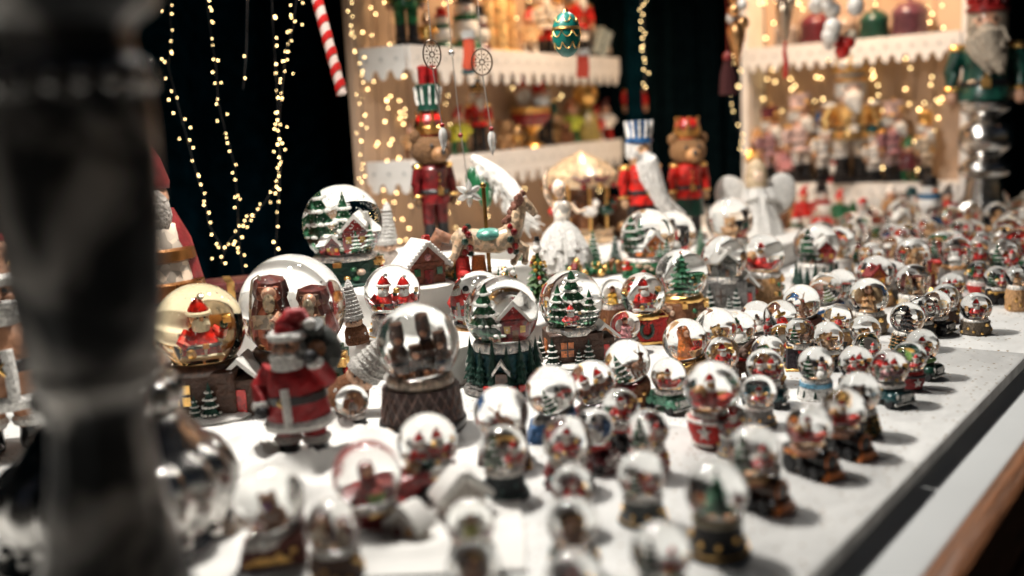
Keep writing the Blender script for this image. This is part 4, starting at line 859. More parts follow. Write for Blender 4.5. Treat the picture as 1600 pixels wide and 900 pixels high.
# ---------------------------------------------------------------- nutcrackers (one unit tall)
def nutcracker(e, coat, hat, trouser=BLK, hair=WHT, face=SKIN, beard=0.0, hatkind='tall', stripe=None, trim=GOLD, bear=False, fur=BRN, skirt=None, w=None, legs=True, bw=1.0):
    w = w or (0.74 if bear else 0.82); e.matrix_world = e.matrix_world @ SC(w, w, 1)
    if legs: q = MB(); q.box((0, 0, 0.025), (0.30, 0.26, 0.05)); part(e, 'stand', q, BLK if not bear else DKBRN, PAINT)
    for s in ((-1, 1) if legs else ()):
        q = MB(); q.lathe([(0, 0.05), (0.062, 0.05), (0.066, 0.08), (0.055, 0.16), (0.058, 0.2)], 12, TR(0.068 * s, -0.01, 0)); q.sph((0.068 * s, -0.05, 0.068), 0.05, 8, (1, 1.3, 0.5)); lg = part(e, 'boot', q, BLK)
        q = MB(); q.cone((0.068 * s, 0, 0.19), 0.06, 0.066, 0.17, 12); part(e, 'leg', q, trouser)
    q = MB(); q.lathe([(0, 0.34), (0.155, 0.34), (0.158, 0.37), (0.135, 0.42), (0.128, 0.50), (0.15, 0.585), (0.13, 0.61), (0.06, 0.625)], 20)
    bd = part(e, 'coat', q, coat)
    if skirt:
        q = MB(); q.lathe([(0, 0.2), (0.17, 0.2), (0.15, 0.36)], 18); part(e, 'coat_skirt', q, skirt)
    q = MB(); q.ring((0, 0, 0.425), 0.134, 0.018, 20); q2 = MB(); q2.box((0, -0.147, 0.425), (0.055, 0.025, 0.05)); part(e, 'belt', q, BLK); part(e, 'buckle', q2, trim)
    for i in range(3):
        q = MB(); q.sph((0, -0.132 - 0.005 * i, 0.46 + 0.045 * i), 0.014, 6); part(e, 'button', q, trim)
    for s in (-1, 1):
        q = MB(); q.tube([(0.155 * s, 0, 0.585), (0.19 * s, -0.005, 0.48), (0.185 * s, -0.03, 0.385)], [0.05, 0.046, 0.04], 10); ar = part(e, 'arm', q, coat)
        q = MB(); q.sph((0.155 * s, 0, 0.605), 0.06, 10, (1, 1, 0.4)); put('epaulette', q, pickmat(trim, ''), ar, trim); q = MB(); q.ring((0.185 * s, -0.025, 0.40), 0.042, 0.012, 12); put('cuff', q, pickmat(trim, ''), ar, trim)
        q = MB(); q.sph((0.185 * s, -0.04, 0.355), 0.038, 8); put('hand', q, MATTE, ar, fur if bear else face)
    if bear:
        q = MB(); q.sph((0, 0, 0.715), 0.15, 20, (1.02, 0.95, 0.78))
        hd = part(e, 'head', q, fur, WOOLM, SC(1.3, 1.3, 1))
        q = MB(); q.sph((0, -0.135, 0.685), 0.065, 12, (1, 0.95, 0.8)); put('muzzle', q, MATTE, hd, tuple(min(1, x * 1.9) for x in fur))
        q = MB(); q.sph((0, -0.195, 0.705), 0.022, 8); 
        for s in (-1, 1): q.sph((0.055 * s, -0.125, 0.745), 0.016, 8)
        put('eyes_and_nose', q, PAINT, hd, BLK, kind='stuff')
        for s in (-1, 1):
            q = MB(); q.sph((0.125 * s, 0.0, 0.81), 0.05, 10, (1, 0.55, 1)); put('ear', q, WOOLM, hd, fur)
        zt = 0.81
    else:
        q = MB(); q.lathe([(0.05, 0.60), (0.085, 0.62), (0.098, 0.66), (0.098, 0.74), (0.09, 0.78), (0, 0.785)], 18); hd = part(e, 'head', q, face, PAINT)
        q = MB(); q.sph((0, -0.10, 0.71), 0.022, 8); put('nose', q, PAINT, hd, tuple(min(1, x * 1.15) for x in face))
        q = MB()
        for s in (-1, 1): q.sph((0.04 * s, -0.088, 0.738), 0.013, 6)
        put('eyes', q, PAINT, hd, BLK, kind='stuff')
        q = MB(); q.lathe([(0.1, 0.66), (0.115, 0.68), (0.112, 0.78), (0.09, 0.79)], 18, TR(0, 0.02, 0)); q.sph((0, -0.09, 0.69), 0.04, 8, (1.6, 0.5, 0.4)); put('hair', q, WOOLM, hd, hair)
        L = 0.10 + beard
        if bw > 1.2:
            rb = random.Random(5); q = MB()
            for k in range(34):
                x0 = rb.uniform(-0.07, 0.07) * bw; y0 = rb.uniform(-0.03, 0.03); le = L * rb.uniform(0.75, 1.05); ph = rb.uniform(0, 6.28)
                q.tube([(x0 * 0.8, -0.095 + y0, 0.69), (x0, -0.13 + y0, 0.63)] + [(x0 * (1 - 0.5 * t) + beard * 0.8 * t * t + 0.008 * math.sin(ph + 9 * t), -0.14 - 0.03 * t + y0, 0.63 - le * t) for t in (0.25, 0.5, 0.75, 1.0)], [0.012, 0.02, 0.021, 0.019, 0.014, 0.004], 6)
            put('beard_curls', q, WOOLM, hd, hair, kind='stuff')
        q = MB(); q.tube([(0, -0.09, 0.68), (0, -0.125, 0.64), (0.01 + beard * 0.25, -0.15, 0.64 - L * 0.55), (0.02 + beard * 0.7, -0.17, 0.64 - L)], [0.06, 0.075 * min(bw, 1.15), (0.07 - 0.02 * (beard == 0)), 0.015], 12); put('beard', q, WOOLM, hd, hair)
        zt = 0.77
    if hatkind == 'tall':
        q = MB(); q.lathe([(0.105, zt), (0.11, zt + 0.02), (0.105, zt + 0.03), (0.12, 0.95), (0.105, 0.965), (0, 0.97)], 18); ht = part(e, 'hat', q, hat)
        q = MB(); q.ring((0, 0, zt + 0.03), 0.11, 0.014, 18); put('hat_band', q, pickmat(trim, ''), ht, trim)
        q = MB(); q.sph((0, -0.115, 0.87), 0.03, 8); q.sph((0, 0, 0.975), 0.03, 8); put('badge', q, pickmat(trim, ''), ht, trim, kind='stuff')
    elif hatkind == 'crown':
        q = MB(); q.lathe([(0.105, zt), (0.108, zt + 0.03), (0.1, zt + 0.05), (0.135, 0.92), (0.11, 0.96), (0, 0.985)], 18); ht = part(e, 'hat', q, hat)
        q = MB(); nn = 7
        for i in range(nn):
            a = 2 * math.pi * i / nn; q.cone((0.12 * math.cos(a), 0.12 * math.sin(a), 0.87), 0.035, 0.005, 0.1, 6); q.sph((0.125 * math.cos(a), 0.125 * math.sin(a), 0.975), 0.014, 6)
        q.ring((0, 0, 0.865), 0.122, 0.018, 18); q.ring((0, 0, zt + 0.03), 0.108, 0.018, 18); put('crown_points', q, METAL, ht, GOLD, kind='stuff')
    elif hatkind == 'striped':
        q = MB(); q.lathe([(0.10, zt), (0.12, zt + 0.01), (0.12, zt + 0.03), (0.095, zt + 0.04), (0.115, 0.93), (0, 0.935)], 18); ht = part(e, 'hat', q, hat)
        for i in range(12):
            a = 2 * math.pi * i / 12; q = MB(); q.tube([(0.1 * math.cos(a), 0.1 * math.sin(a), zt + 0.045), (0.118 * math.cos(a), 0.118 * math.sin(a), 0.93)], 0.014, 5); put('stripe', q, PAINT, ht, stripe or WHT)
    return e
e = place('bear_nutcracker', 'tall wooden bear nutcracker in red coat with red, green and gold hat', 'nutcracker', 684, 392, 0.10, 219, 30)
nutcracker(e, (0.15, 0.009, 0.011), RED, (0.15, 0.009, 0.011), bear=True, fur=(0.17, 0.085, 0.035), hatkind='crown')
q = MB(); q.lathe([(0.08, 0.97), (0.11, 0.99), (0.10, 1.02), (0.125, 1.16), (0.10, 1.17), (0, 1.17)], 16); ht = part(e, 'upper_hat', q, DKGRN)
for i in range(10):
    a = 2 * math.pi * i / 10; q = MB(); q.tube([(0.106 * math.cos(a), 0.106 * math.sin(a), 1.03), (0.127 * math.cos(a), 0.127 * math.sin(a), 1.15)], 0.011, 5); put('stripe', q, PAINT, ht, WHT)
for (x, y) in ((-0.05, -0.02), (0.05, -0.03), (0.0, 0.05)):
    q = MB(); q.lathe([(0.0, 1.16), (0.045, 1.17), (0.05, 1.29), (0, 1.3)], 10, TR(x, y, 0)); put('hat_cup', q, PAINT, ht, DKRED)
e = place('bear_nutcracker', 'bear nutcracker in red jacket, green waistcoat and red crown before the dark canvas', 'nutcracker', 1078, 374, 0.05, 192, 8)
nutcracker(e, RED, RED, BLUE, bear=True, fur=(0.30, 0.15, 0.06), hatkind='crown', skirt=DKGRN)
e = place('nutcracker', 'nutcracker with blue-striped crown and very long white beard sweeping right', 'nutcracker', 1004, 392, 0.05, 216, 25)
nutcracker(e, RED, BLUE, BLK, beard=0.40, bw=1.35, hatkind='striped', hair=(0.85, 0.82, 0.78), face=(0.6, 0.36, 0.2))
p = spot(1535, 366)
S = depth(p) / FPX
e = thing('silver_pedestal', 'silver turned pedestal at the far right end of the table', 'pedestal', p)
q = MB(); q.lathe([(r * S, z * S) for (r, z) in smooth_prof([(0, 1), (52, 1), (53, 8), (46, 16), (34, 34), (28, 60), (25, 86), (24, 90)])], 40, mod=lambda r, z, a: r * (1 + 0.03 * math.cos(12 * a))); put('foot', q, TARN, e)
q = MB(); q.lathe([(r * S, z * S) for (r, z) in smooth_prof([(22, 88), (34, 92), (37, 103), (30, 113), (22, 119), (25, 124), (36, 134), (39, 150), (34, 166), (22, 176), (20, 182), (34, 190), (38, 198), (36, 204), (0, 205)])], 40); put('stem', q, TARN, e)
SN = 300 * S
e = thing('nutcracker', 'green-coated nutcracker with curly pale beard and red hat standing on the silver pedestal', 'nutcracker', p + Vector((0, 0, 206 * S - 0.339 * SN)), R(-25), SN)
nutcracker(e, (0.005, 0.055, 0.040), DKRED, (0.01, 0.10, 0.075), beard=0.06, bw=1.5, hatkind='striped', stripe=DKRED, hair=(0.42, 0.35, 0.27), legs=False, w=0.85)  # coat, hat and beard colours darkened to paint in the lack of lamplight

# ---------------------------------------------------------------- red-suited bearded figurine, large
def red_figure(e, coat=RED, big=True):
    q = MB()
    for s in (-1, 1): q.tube([(0.08 * s, 0, 0.30), (0.09 * s, 0, 0.2), (0.10 * s, -0.01, 0.11)], [0.085, 0.08, 0.068], 12)
    part(e, 'trousers', q, coat, MATTE)
    for s in (-1, 1):
        q = MB(); q.lathe([(0, 0), (0.07, 0), (0.075, 0.03), (0.065, 0.13), (0.0, 0.135)], 12, TR(0.105 * s, 0, 0)); q.sph((0.11 * s, -0.075, 0.035), 0.065, 10, (1, 1.4, 0.55)); bt = part(e, 'boot', q, BLK)
        q = MB(); q.ring((0.103 * s, -0.005, 0.14), 0.07, 0.03, 14); put('boot_cuff', q, WOOLM, bt, WHT)
    q = MB(); q.lathe([(0, 0.255), (0.2, 0.255), (0.205, 0.30), (0.19, 0.42), (0.185, 0.5), (0.155, 0.62), (0.08, 0.68), (0.0, 0.69)], 24, mod=lambda r, z, a: r * (1 + 0.02 * math.sin(5 * a))); ct = part(e, 'coat', q, coat, MATTE)
    q = MB(); q.ring((0, 0, 0.262), 0.2, 0.038, 24); q.tube([(0.02, -0.205, 0.28), (0.02, -0.2, 0.4), (0.01, -0.185, 0.52)], 0.03, 8); put('fur_trim', q, WOOLM, ct, WHT)
    q = MB(); q.lathe([(0.192, 0.405), (0.2, 0.41), (0.198, 0.46), (0.188, 0.465)], 24); bl = put('belt', q, PAINT, ct, BLK)
    q = MB(); q.ring((0, 0, 0), 0.036, 0.011, 4, 5, TR(0.0, -0.205, 0.435) @ RX(R(90))); put('buckle', q, METAL, ct, GOLD)
    for s, pts in ((-1, [(-0.15, 0, 0.61), (-0.235, -0.03, 0.5), (-0.2, -0.12, 0.40)]), (1, [(0.15, 0, 0.61), (0.235, -0.02, 0.55), (0.2, -0.08, 0.66)])):
        q = MB(); q.tube(pts, [0.075, 0.068, 0.055], 12); ar = part(e, 'arm', q, coat, MATTE)
        q = MB(); q.sph(pts[2], 0.062, 10, (1, 1, 0.8)); put('cuff', q, WOOLM, ar, WHT)
        q = MB(); d = Vector(pts[2]) - Vector(pts[1]); q.sph(Vector(pts[2]) + d.normalized() * 0.05, 0.05, 10); put('mitten', q, MATTE, ar, BLK)
    q = MB(); q.sph((0, -0.02, 0.765), 0.105, 16, (1, 1, 1.05)); q.sph((0, -0.13, 0.765), 0.028, 8)
    for s in (-1, 1): q.sph((0.05 * s, -0.1, 0.75), 0.035, 8)
    hd = part(e, 'head', q, SKIN, PAINT)
    q = MB()
    for s in (-1, 1): q.sph((0.04 * s, -0.115, 0.79), 0.013, 6)
    put('eyes', q, PAINT, hd, BLK, kind='stuff')
    q = MB(); q.sph((0, -0.07, 0.66), 0.11, 16, (1.05, 0.75, 1.15)); q.sph((0, -0.01, 0.74), 0.122, 14, (1, 0.75, 0.8))
    for s in (-1, 1): q.sph((0.045 * s, -0.135, 0.725), 0.035, 8, (1.4, 0.6, 0.6))
    put('beard', q, WOOLM, hd, WHT)
    q = MB(); q.tube([(0, 0, 0.83), (0.01, 0.01, 0.90), (0.04, 0.02, 0.955), (0.11, 0.02, 0.965), (0.155, 0.0, 0.92)], [0.108, 0.092, 0.065, 0.04, 0.02], 14); ht = part(e, 'hat', q, coat, MATTE)
    q = MB(); q.ring((0, -0.005, 0.835), 0.105, 0.034, 18); q.sph((0.165, -0.01, 0.9), 0.04, 10); put('hat_fur', q, WOOLM, ht, WHT)
    return e
e = place('red_suited_figurine', 'standing bearded figurine in red suit with black belt, blurred left of centre', 'figurine', 478, 715, 0.0, 236, -14, lean=RY(R(-3)))
red_figure(e, (0.30, 0.006, 0.009))
q = MB(); q.sph((0.17, 0.1, 0.70), 0.15, 14, (0.9, 0.8, 1.15)); q.tube([(0.17, 0.05, 0.83), (0.17, 0.02, 0.89)], [0.06, 0.075], 12); sk = part(e, 'sack', q, (0.03, 0.035, 0.03), MATTE)
q = MB(); q.sph((0.2, -0.03, 0.74), 0.06, 10); put('toy_bear', q, WOOLM, sk, BRN)
e = place('red_suited_figurine', 'tiny red-suited figurine perched on top of a globe, right of the brown antlers', 'figurine', 1201, 532, 0.0, 22, 15)
pz = [o for o in bpy.data.objects if o.get('label', '').startswith('globe with red figurine and fir below a tiny')][0]
e.matrix_world = TR(pz.location.x, pz.location.y, pz.location.z + 1.46 * pz.scale.x) @ RZ(R(15)) @ SC(0.022)
red_figure(e)
e = place('red_suited_figurine', 'blurred red and white figurine at the far end, left of the pale cottage globe', 'figurine', 1346, 372, 0.0, 62, 5); red_figure(e)
e = place('red_suited_figurine', 'small red figurine with gold trinkets beside the gingerbread house', 'figurine', 722, 508, 0.05, 74, 15); red_figure(e)

# dark red toy lorry between the two large front-left globes
pa, pb = spot(566, 822), spot(704, 762); dd = pb - pa
e = thing('toy_lorry', 'long dark red toy lorry lying between the two large front-left globes', 'toy', (pa + pb) / 2, math.atan2(dd.y, dd.x), dd.length)
q = MB(); q.box((0.1, 0, 0.2), (0.75, 0.26, 0.17), bev=0.12); part(e, 'load_bed', q, DKRED)
q = MB(); q.box((-0.36, 0, 0.22), (0.26, 0.25, 0.26), top=(0.8, 0.9), bev=0.2); cb = part(e, 'cab', q, (0.24, 0.012, 0.014))
q = MB(); q.box((-0.38, -0.128, 0.27), (0.13, 0.012, 0.09), bev=0.2); put('window', q, PAINT, cb, BLK)
q = MB(); q.sph((-0.5, -0.08, 0.17), 0.035, 8); put('headlight', q, PAINT, cb, ORNG)
for x in (-0.34, 0.08, 0.34):
    for y in (-0.14, 0.14):
        t_, h_ = wheel_mb(0.09, 0.06, TR(x, y, 0.09) @ RX(R(90))); w_ = part(e, 'wheel', t_, BLK, MATTE); put('hubcap', h_, METAL, w_, GREY)
rr = random.Random(8)
for i in range(7):
    q = MB(); q.sph((-0.15 + 0.09 * i, rr.uniform(-0.05, 0.05), 0.31), 0.06, 8); part(e, 'parcel', q, (GRN, RED, TAN, GOLD, DKGRN, WHT, BRN)[i])

# ---------------------------------------------------------------- gnomes with tall knitted hats
def gnome(e, hat, body, long=0.6):
    q = MB(); q.lathe([(0, 0), (0.17, 0), (0.19, 0.05), (0.17, 0.22), (0.12, 0.3), (0, 0.31)], 18); part(e, 'body', q, body, WOOLM)
    q = MB(); q.sph((0, -0.02, 0.33), 0.13, 14, (1.05, 1, 0.85)); q.sph((0, -0.15, 0.32), 0.03, 8); hd = part(e, 'head', q, (0.68, 0.42, 0.28), MATTE)
    q = MB()
    for s in (-1, 1): q.sph((0.05 * s, -0.135, 0.355), 0.014, 6)
    put('eyes', q, PAINT, hd, BLK, kind='stuff')
    q = MB(); q.tube([(0, 0, 0.37), (0, 0, 0.42), (0.01, 0, 0.43), (0.02, 0, 0.6), (0.03, 0, 0.8), (0.045, 0, 0.95), (0.05, 0, 1.0)], [0.165, 0.17, 0.155, 0.125, 0.085, 0.045, 0.012], 20); ht = part(e, 'hat', q, hat, WOOLM)
    for i in range(9):
        z = 0.44 + i * 0.055; r = 0.158 - 0.155 * max(0, (z - 0.43)) * 1.25; q = MB(); q.ring((0.01 + 0.04 * (z - 0.43), 0, z), max(0.03, r), 0.012, 18); put('knit_row', q, WOOLM, ht, hat)
    q = MB(); q.sph((-0.1, -0.1, 0.14), 0.045, 8); q.sph((0.1, -0.1, 0.14), 0.045, 8); part(e, 'mittens', q, hat, WOOLM)
e = place('gnome', 'gnome in smooth white pointed hat peering from behind the village globe', 'gnome', 607, 420, 0.10, 104, 20); gnome(e, WHT, (0.5, 0.42, 0.36))
e = place('gnome', 'gnome in white knitted hat between the largest globe and the couple globe', 'gnome', 560, 536, 0.05, 102, 15, lean=RY(R(-8))); gnome(e, WHT, BRN)
e = place('gnome', 'gnome tipped to the right with long grey-white fluffy hat', 'gnome', 524, 646, 0.0, 172, 0, lean=RY(R(38)) @ TR(0, 0, 0.01)); gnome(e, (0.6, 0.58, 0.54), BRN)

# ---------------------------------------------------------------- gingerbread house
e = place('gingerbread_house', 'little gingerbread house with thick snowy roof beside the bear nutcracker', 'ornament', 660, 446, 0.10, 72, 30)
q = MB(); q.box((0, 0, 0.30), (0.8, 0.7, 0.5), bev=0.06); q.prism([(-0.4, 0.55), (0.4, 0.55), (0, 0.92)], -0.345, 0.345); part(e, 'wall', q, (0.25, 0.07, 0.035), MATTE)
q = MB(); q.prism([(-0.56, 0.46), (-0.5, 0.42), (0, 0.90), (0.5, 0.42), (0.56, 0.46), (0, 1.02)], -0.42, 0.42); rf_ = part(e, 'roof', q, WHT, SNOW)
for i in range(9):
    for s in (-1, 1):
        q = MB(); t = i / 8; q.sph((s * (0.53 - 0.5 * t), -0.42, 0.45 + 0.5 * t), 0.055, 7); put('icing', q, SNOW, rf_, WHT)
q = MB(); q.box((0.2, 0.1, 0.92), (0.14, 0.14, 0.3)); part(e, 'chimney', q, RED)
q = MB(); q.box((0, -0.36, 0.22), (0.2, 0.03, 0.32)); part(e, 'door', q, DKRED)
for x in (-0.26, 0.26):
    q = MB(); q.box((x, -0.36, 0.34), (0.14, 0.03, 0.16)); part(e, 'window', q, GRN)
q = MB(); q.sph((0, -0.36, 0.65), 0.08, 10, (1, 0.5, 1)); part(e, 'rosette', q, PINK)
q = MB(); q.lathe([(0, 0), (0.66, 0), (0.68, 0.03), (0.6, 0.07), (0, 0.08)], 24); part(e, 'snow_base', q, WHT, SNOW)

# ---------------------------------------------------------------- carousel horse
e = place('carousel_horse', 'white carousel horse with curly brown mane on a gold pole', 'ornament', 766, 436, 0.10, 146, 0)
q = MB(); q.tube([(0, 0, 0.0), (-0.02, 0, 1.0)], 0.022, 10); q.sph((-0.02, 0, 1.0), 0.035, 8); q.lathe([(0, 0), (0.2, 0), (0.2, 0.03), (0.04, 0.05)], 18); part(e, 'pole', q, (0.35, 0.2, 0.06), METAL)
q = MB(); q.tube([(-0.38, 0, 0.42), (-0.3, 0, 0.45), (-0.12, 0, 0.42), (0.1, 0, 0.40), (0.26, 0, 0.45), (0.31, 0, 0.48)], [0.06, 0.12, 0.125, 0.13, 0.125, 0.06], 14)
q.tube([(0.24, 0, 0.46), (0.31, 0, 0.6), (0.36, 0, 0.74), (0.40, 0, 0.80)], [0.12, 0.09, 0.07, 0.065], 12); q.tube([(0.37, 0, 0.82), (0.45, 0, 0.75), (0.52, 0, 0.66)], [0.065, 0.055, 0.035], 10)
for s in (-1, 1): q.cone((0.37, 0.035 * s, 0.86), 0.025, 0.004, 0.07, 6)
bd = part(e, 'body', q, (0.58, 0.43, 0.29), PAINT)
for (pts) in ([(0.24, -0.06, 0.40), (0.40, -0.07, 0.32), (0.38, -0.07, 0.18)], [(0.22, 0.06, 0.40), (0.34, 0.07, 0.26), (0.26, 0.07, 0.16)], [(-0.3, -0.06, 0.42), (-0.36, -0.07, 0.27), (-0.48, -0.07, 0.16)], [(-0.28, 0.06, 0.42), (-0.30, 0.07, 0.25), (-0.42, 0.07, 0.13)]):
    q = MB(); q.tube(pts, [0.07, 0.045, 0.032], 8); q.sph(pts[2], 0.04, 8); part(e, 'leg', q, (0.58, 0.43, 0.29), PAINT)
rr = random.Random(2)
for i in range(44):
    t = i / 43; q = MB(); q.sph((0.20 + 0.18 * t + rr.uniform(-0.03, 0.03), rr.uniform(-0.07, 0.07), 0.58 + 0.30 * t + rr.uniform(-0.03, 0.03)), 0.034, 7); put('mane_curl', q, MATTE, bd, (0.22, 0.09, 0.06))
q = MB(); q.tube([(-0.40, 0, 0.45), (-0.52, 0, 0.50), (-0.60, 0.02, 0.38), (-0.55, 0, 0.2), (-0.62, 0, 0.1)], [0.05, 0.085, 0.09, 0.07, 0.015], 10); part(e, 'tail', q, (0.30, 0.14, 0.08), MATTE)
q = MB(); q.sph((0.0, 0, 0.47), 0.15, 14, (1.2, 1.0, 0.55)); part(e, 'saddle', q, (0.10, 0.34, 0.28), PAINT)
for (x, r) in ((-0.22, 0.14), (0.26, 0.145)):
    for i in range(12):
        a = i * math.pi / 6; q = MB(); q.sph((x + 0.03 * math.sin(i * 3), r * math.cos(a), 0.43 + r * math.sin(a)), 0.04, 7); part(e, 'berry', q, DKRED if i % 3 else DKGRN, PAINT)

# ---------------------------------------------------------------- ballerina
e = place('ballerina', 'white ballerina with fluffy tutu and one raised arm', 'figurine', 882, 432, 0.05, 156, 10)
WX = (0.80, 0.74, 0.66)
q = MB(); q.lathe([(0.0, 0.50), (0.085, 0.52), (0.075, 0.58), (0.10, 0.68), (0.085, 0.74), (0.03, 0.77), (0.028, 0.80)], 16, mod=lambda r, z, a: r * (1 - 0.25 * abs(math.sin(a)))); 
bd = part(e, 'body', q, WX, PAINT)
q = MB(); q.sph((-0.015, -0.01, 0.86), 0.068, 14, (0.9, 1, 1.15)); q.sph((-0.015, -0.075, 0.855), 0.014, 6); hd = part(e, 'head', q, (0.72, 0.5, 0.36), PAINT)
q = MB(); q.sph((-0.015, 0.015, 0.88), 0.075, 12, (0.95, 1, 1.05)); q.sph((-0.015, 0.06, 0.93), 0.04, 8); put('hair', q, MATTE, hd, WX)
q = MB(); q.tube([(-0.085, 0, 0.72), (-0.15, -0.02, 0.83), (-0.16, -0.02, 0.98), (-0.12, -0.02, 1.08)], [0.032, 0.028, 0.022, 0.012], 8); part(e, 'arm', q, (0.74, 0.55, 0.4), PAINT)
q = MB(); q.tube([(0.085, 0, 0.72), (0.16, -0.03, 0.64), (0.24, -0.06, 0.66)], [0.032, 0.027, 0.014], 8); part(e, 'arm', q, (0.74, 0.55, 0.4), PAINT)
for j in range(4):
    q = MB(); q.lathe([(0.065, 0.56), (0.12 + 0.015 * j, 0.50 - 0.02 * j), (0.20 + 0.015 * j, 0.37 - 0.06 * j), (0.235 + 0.012 * j, 0.30 - 0.07 * j), (0.20 + 0.01 * j, 0.305 - 0.07 * j), (0.05, 0.5)], 60, mod=lambda r, z, a, j=j: r * (1 + 0.13 * math.sin(9 * a + j * 2) * (r > 0.1) + 0.05 * math.sin(23 * a + j) * (r > 0.15))); part(e, 'tutu_layer', q, WHT, WOOLM)
for s in (-1, 1):
    q = MB(); q.tube([(0.035 * s, 0, 0.4), (0.04 * s, 0, 0.2), (0.03 * s, -0.01, 0.03), (0.03 * s, -0.02, 0.0)], [0.045, 0.034, 0.02, 0.014], 8); part(e, 'leg', q, WX, PAINT)
e2 = thing('feather_plume', 'long white feather plume sloping down towards the ballerina', 'plume', at(775, 296, 1.86), 0, 1.0)
q = MB(); P0, P1 = at(738, 246, 1.9) - e2.location, at(835, 356, 1.84) - e2.location
q.tube([P0.lerp(P1, t) + Vector((0.012 * math.sin(t * 3), 0, 0.012 * math.sin(t * 3.1))) for t in [i / 12 for i in range(13)]], [0.003 + 0.011 * math.sin(math.pi * (0.12 + 0.8 * i / 12)) for i in range(13)], 10); part(e2, 'feather', q, WHT, WOOLM)
q = MB(); q.tube([P0, P1], 0.004, 6); part(e2, 'quill', q, WHT)
q = MB(); rr = random.Random(31); ax = (P1 - P0).normalized()
for i in range(240):
    t = rr.uniform(0.08, 0.97); a = rr.uniform(0, 6.28); side = Vector((math.cos(a), math.sin(a), 0)); side = (side - ax * side.dot(ax)).normalized(); c0 = P0.lerp(P1, t); w_ = 0.009 + 0.014 * math.sin(math.pi * (0.1 + 0.8 * t))
    q.tube([c0, c0 + side * w_ * 0.7 + ax * 0.008, c0 + side * w_ * 1.15 + ax * 0.022], [0.0022, 0.0016, 0.0004], 3)
put('barbs', q, WOOLM, e2, WHT, kind='stuff')
for i in range(3):
    q = MB(); q.sph(P0.lerp(P1, 0.05 + 0.1 * i) + Vector((-0.006, -0.01, -0.035)), 0.02, 8, (0.7, 0.4, 1.3)); part(e2, 'leaf', q, GRN)

# ---------------------------------------------------------------- carousel music box
e = place('music_box', 'cream and gold carousel music box behind the ballerina', 'music box', 912, 378, 0.05, 140, 12)
CRM = (0.62, 0.45, 0.28)
q = MB(); q.lathe([(0, 0), (0.36, 0), (0.37, 0.04), (0.33, 0.08), (0.33, 0.12), (0.36, 0.15), (0, 0.16)], 28); part(e, 'base', q, CRM, PAINT)
q = MB(); q.lathe([(0.0, 0.62), (0.40, 0.62), (0.42, 0.66), (0.41, 0.76), (0.34, 0.82), (0.2, 0.92), (0.06, 0.98), (0.03, 1.0), (0, 1.02)], 28, mod=lambda r, z, a: r * (1 + 0.03 * math.cos(14 * a))); cp = part(e, 'canopy', q, CRM, PAINT)
for i in range(14):
    a = 2 * math.pi * i / 14; q = MB(); q.sph((0.42 * math.cos(a), 0.42 * math.sin(a), 0.64), 0.035, 7); put('bauble', q, METAL if i % 2 else PAINT, cp, GOLD if i % 2 else DKRED)
for i in range(8):
    a = 2 * math.pi * i / 8; q = MB(); q.tube([(0.3 * math.cos(a), 0.3 * math.sin(a), 0.15), (0.3 * math.cos(a), 0.3 * math.sin(a), 0.63)], 0.016, 6); part(e, 'column', q, GOLD)
    q = MB(); q.sph((0.3 * math.cos(a), 0.3 * math.sin(a), 0.36), 0.07, 8, (1.3, 0.8, 0.9)); q.sph((0.3 * math.cos(a) + 0.07, 0.3 * math.sin(a), 0.45), 0.045, 8); part(e, 'rider', q, (RED, DKBRN, WHT, DKGRN)[i % 4], PAINT)
q = MB(); q.lathe([(0.16, 0.15), (0.14, 0.4), (0.16, 0.62)], 16); part(e, 'core', q, BRN)
for s in (-1, 1):
    q = MB(); q.tube([(0.02 * s, -0.43, 0.72), (0.12 * s, -0.43, 0.70), (0.22 * s, -0.40, 0.745)], [0.03, 0.022, 0.01], 7); put('bow', q, PAINT, cp, WINE)

# ---------------------------------------------------------------- small decorated tree, hedgehog, lanterns, gift box, white cottages, reindeer
e = place('decorated_tree', 'small decorated tree with snowman on top, between the fir-tree and cottage globes', 'ornament', 843, 470, 0.05, 98, 0)
g, w = F_tree(0.82, 0.30, 8, False, 8); part(e, 'branches', g, (0.05, 0.12, 0.03), MATTE)
rr = random.Random(6)
for i in range(40):
    z = rr.uniform(0.08, 0.75); r = 0.29 * (1 - z / 0.86) + 0.02; a = rr.uniform(0, 6.28); q = MB(); q.sph((r * math.cos(a), r * math.sin(a), z), 0.032, 6); part(e, 'bauble', q, (YEL, GOLD, MINT, RED, WHT)[i % 5])
q = MB(); q.sph((0, 0, 0.84), 0.075, 10); q.sph((0, 0, 0.93), 0.055, 10); sn_ = part(e, 'snowman', q, WHT, SNOW)
q = MB(); q.cone((0, 0, 0.965), 0.06, 0.06, 0.012, 10); q.cone((0, 0, 0.975), 0.04, 0.04, 0.06, 10); put('hat', q, PAINT, sn_, BLK)
e = place('hedgehog', 'round brown bristly hedgehog left of the long-bearded nutcracker', 'ornament', 966, 372, 0.05, 62, 0)
q = MB(); q.sph((0, 0, 0.45), 0.45, 18); part(e, 'body', q, (0.12, 0.06, 0.03), WOOLM)
q = MB(); rr = random.Random(9)
for i in range(260):
    v = Vector((rr.gauss(0, 1), rr.gauss(0, 1), rr.gauss(0, 1))).normalized()
    if v.z > -0.6: 
        M = TR(0, 0, 0.45) @ v.to_track_quat('Z', 'Y').to_matrix().to_4x4(); q.cone((0, 0, 0.42), 0.02, 0.002, 0.12, 4, M)
put('bristles', q, MATTE, e, (0.16, 0.08, 0.04), kind='stuff')
q = MB(); q.cone((0, 0, 0), 0.14, 0.03, 0.2, 10, TR(0.05, -0.40, 0.35) @ RX(R(90))); part(e, 'snout', q, TAN)
e = place('felt_boots', 'pair of small bright red boots with white soles under the carousel horse', 'ornament', 737, 438, 0.10, 38, 10)
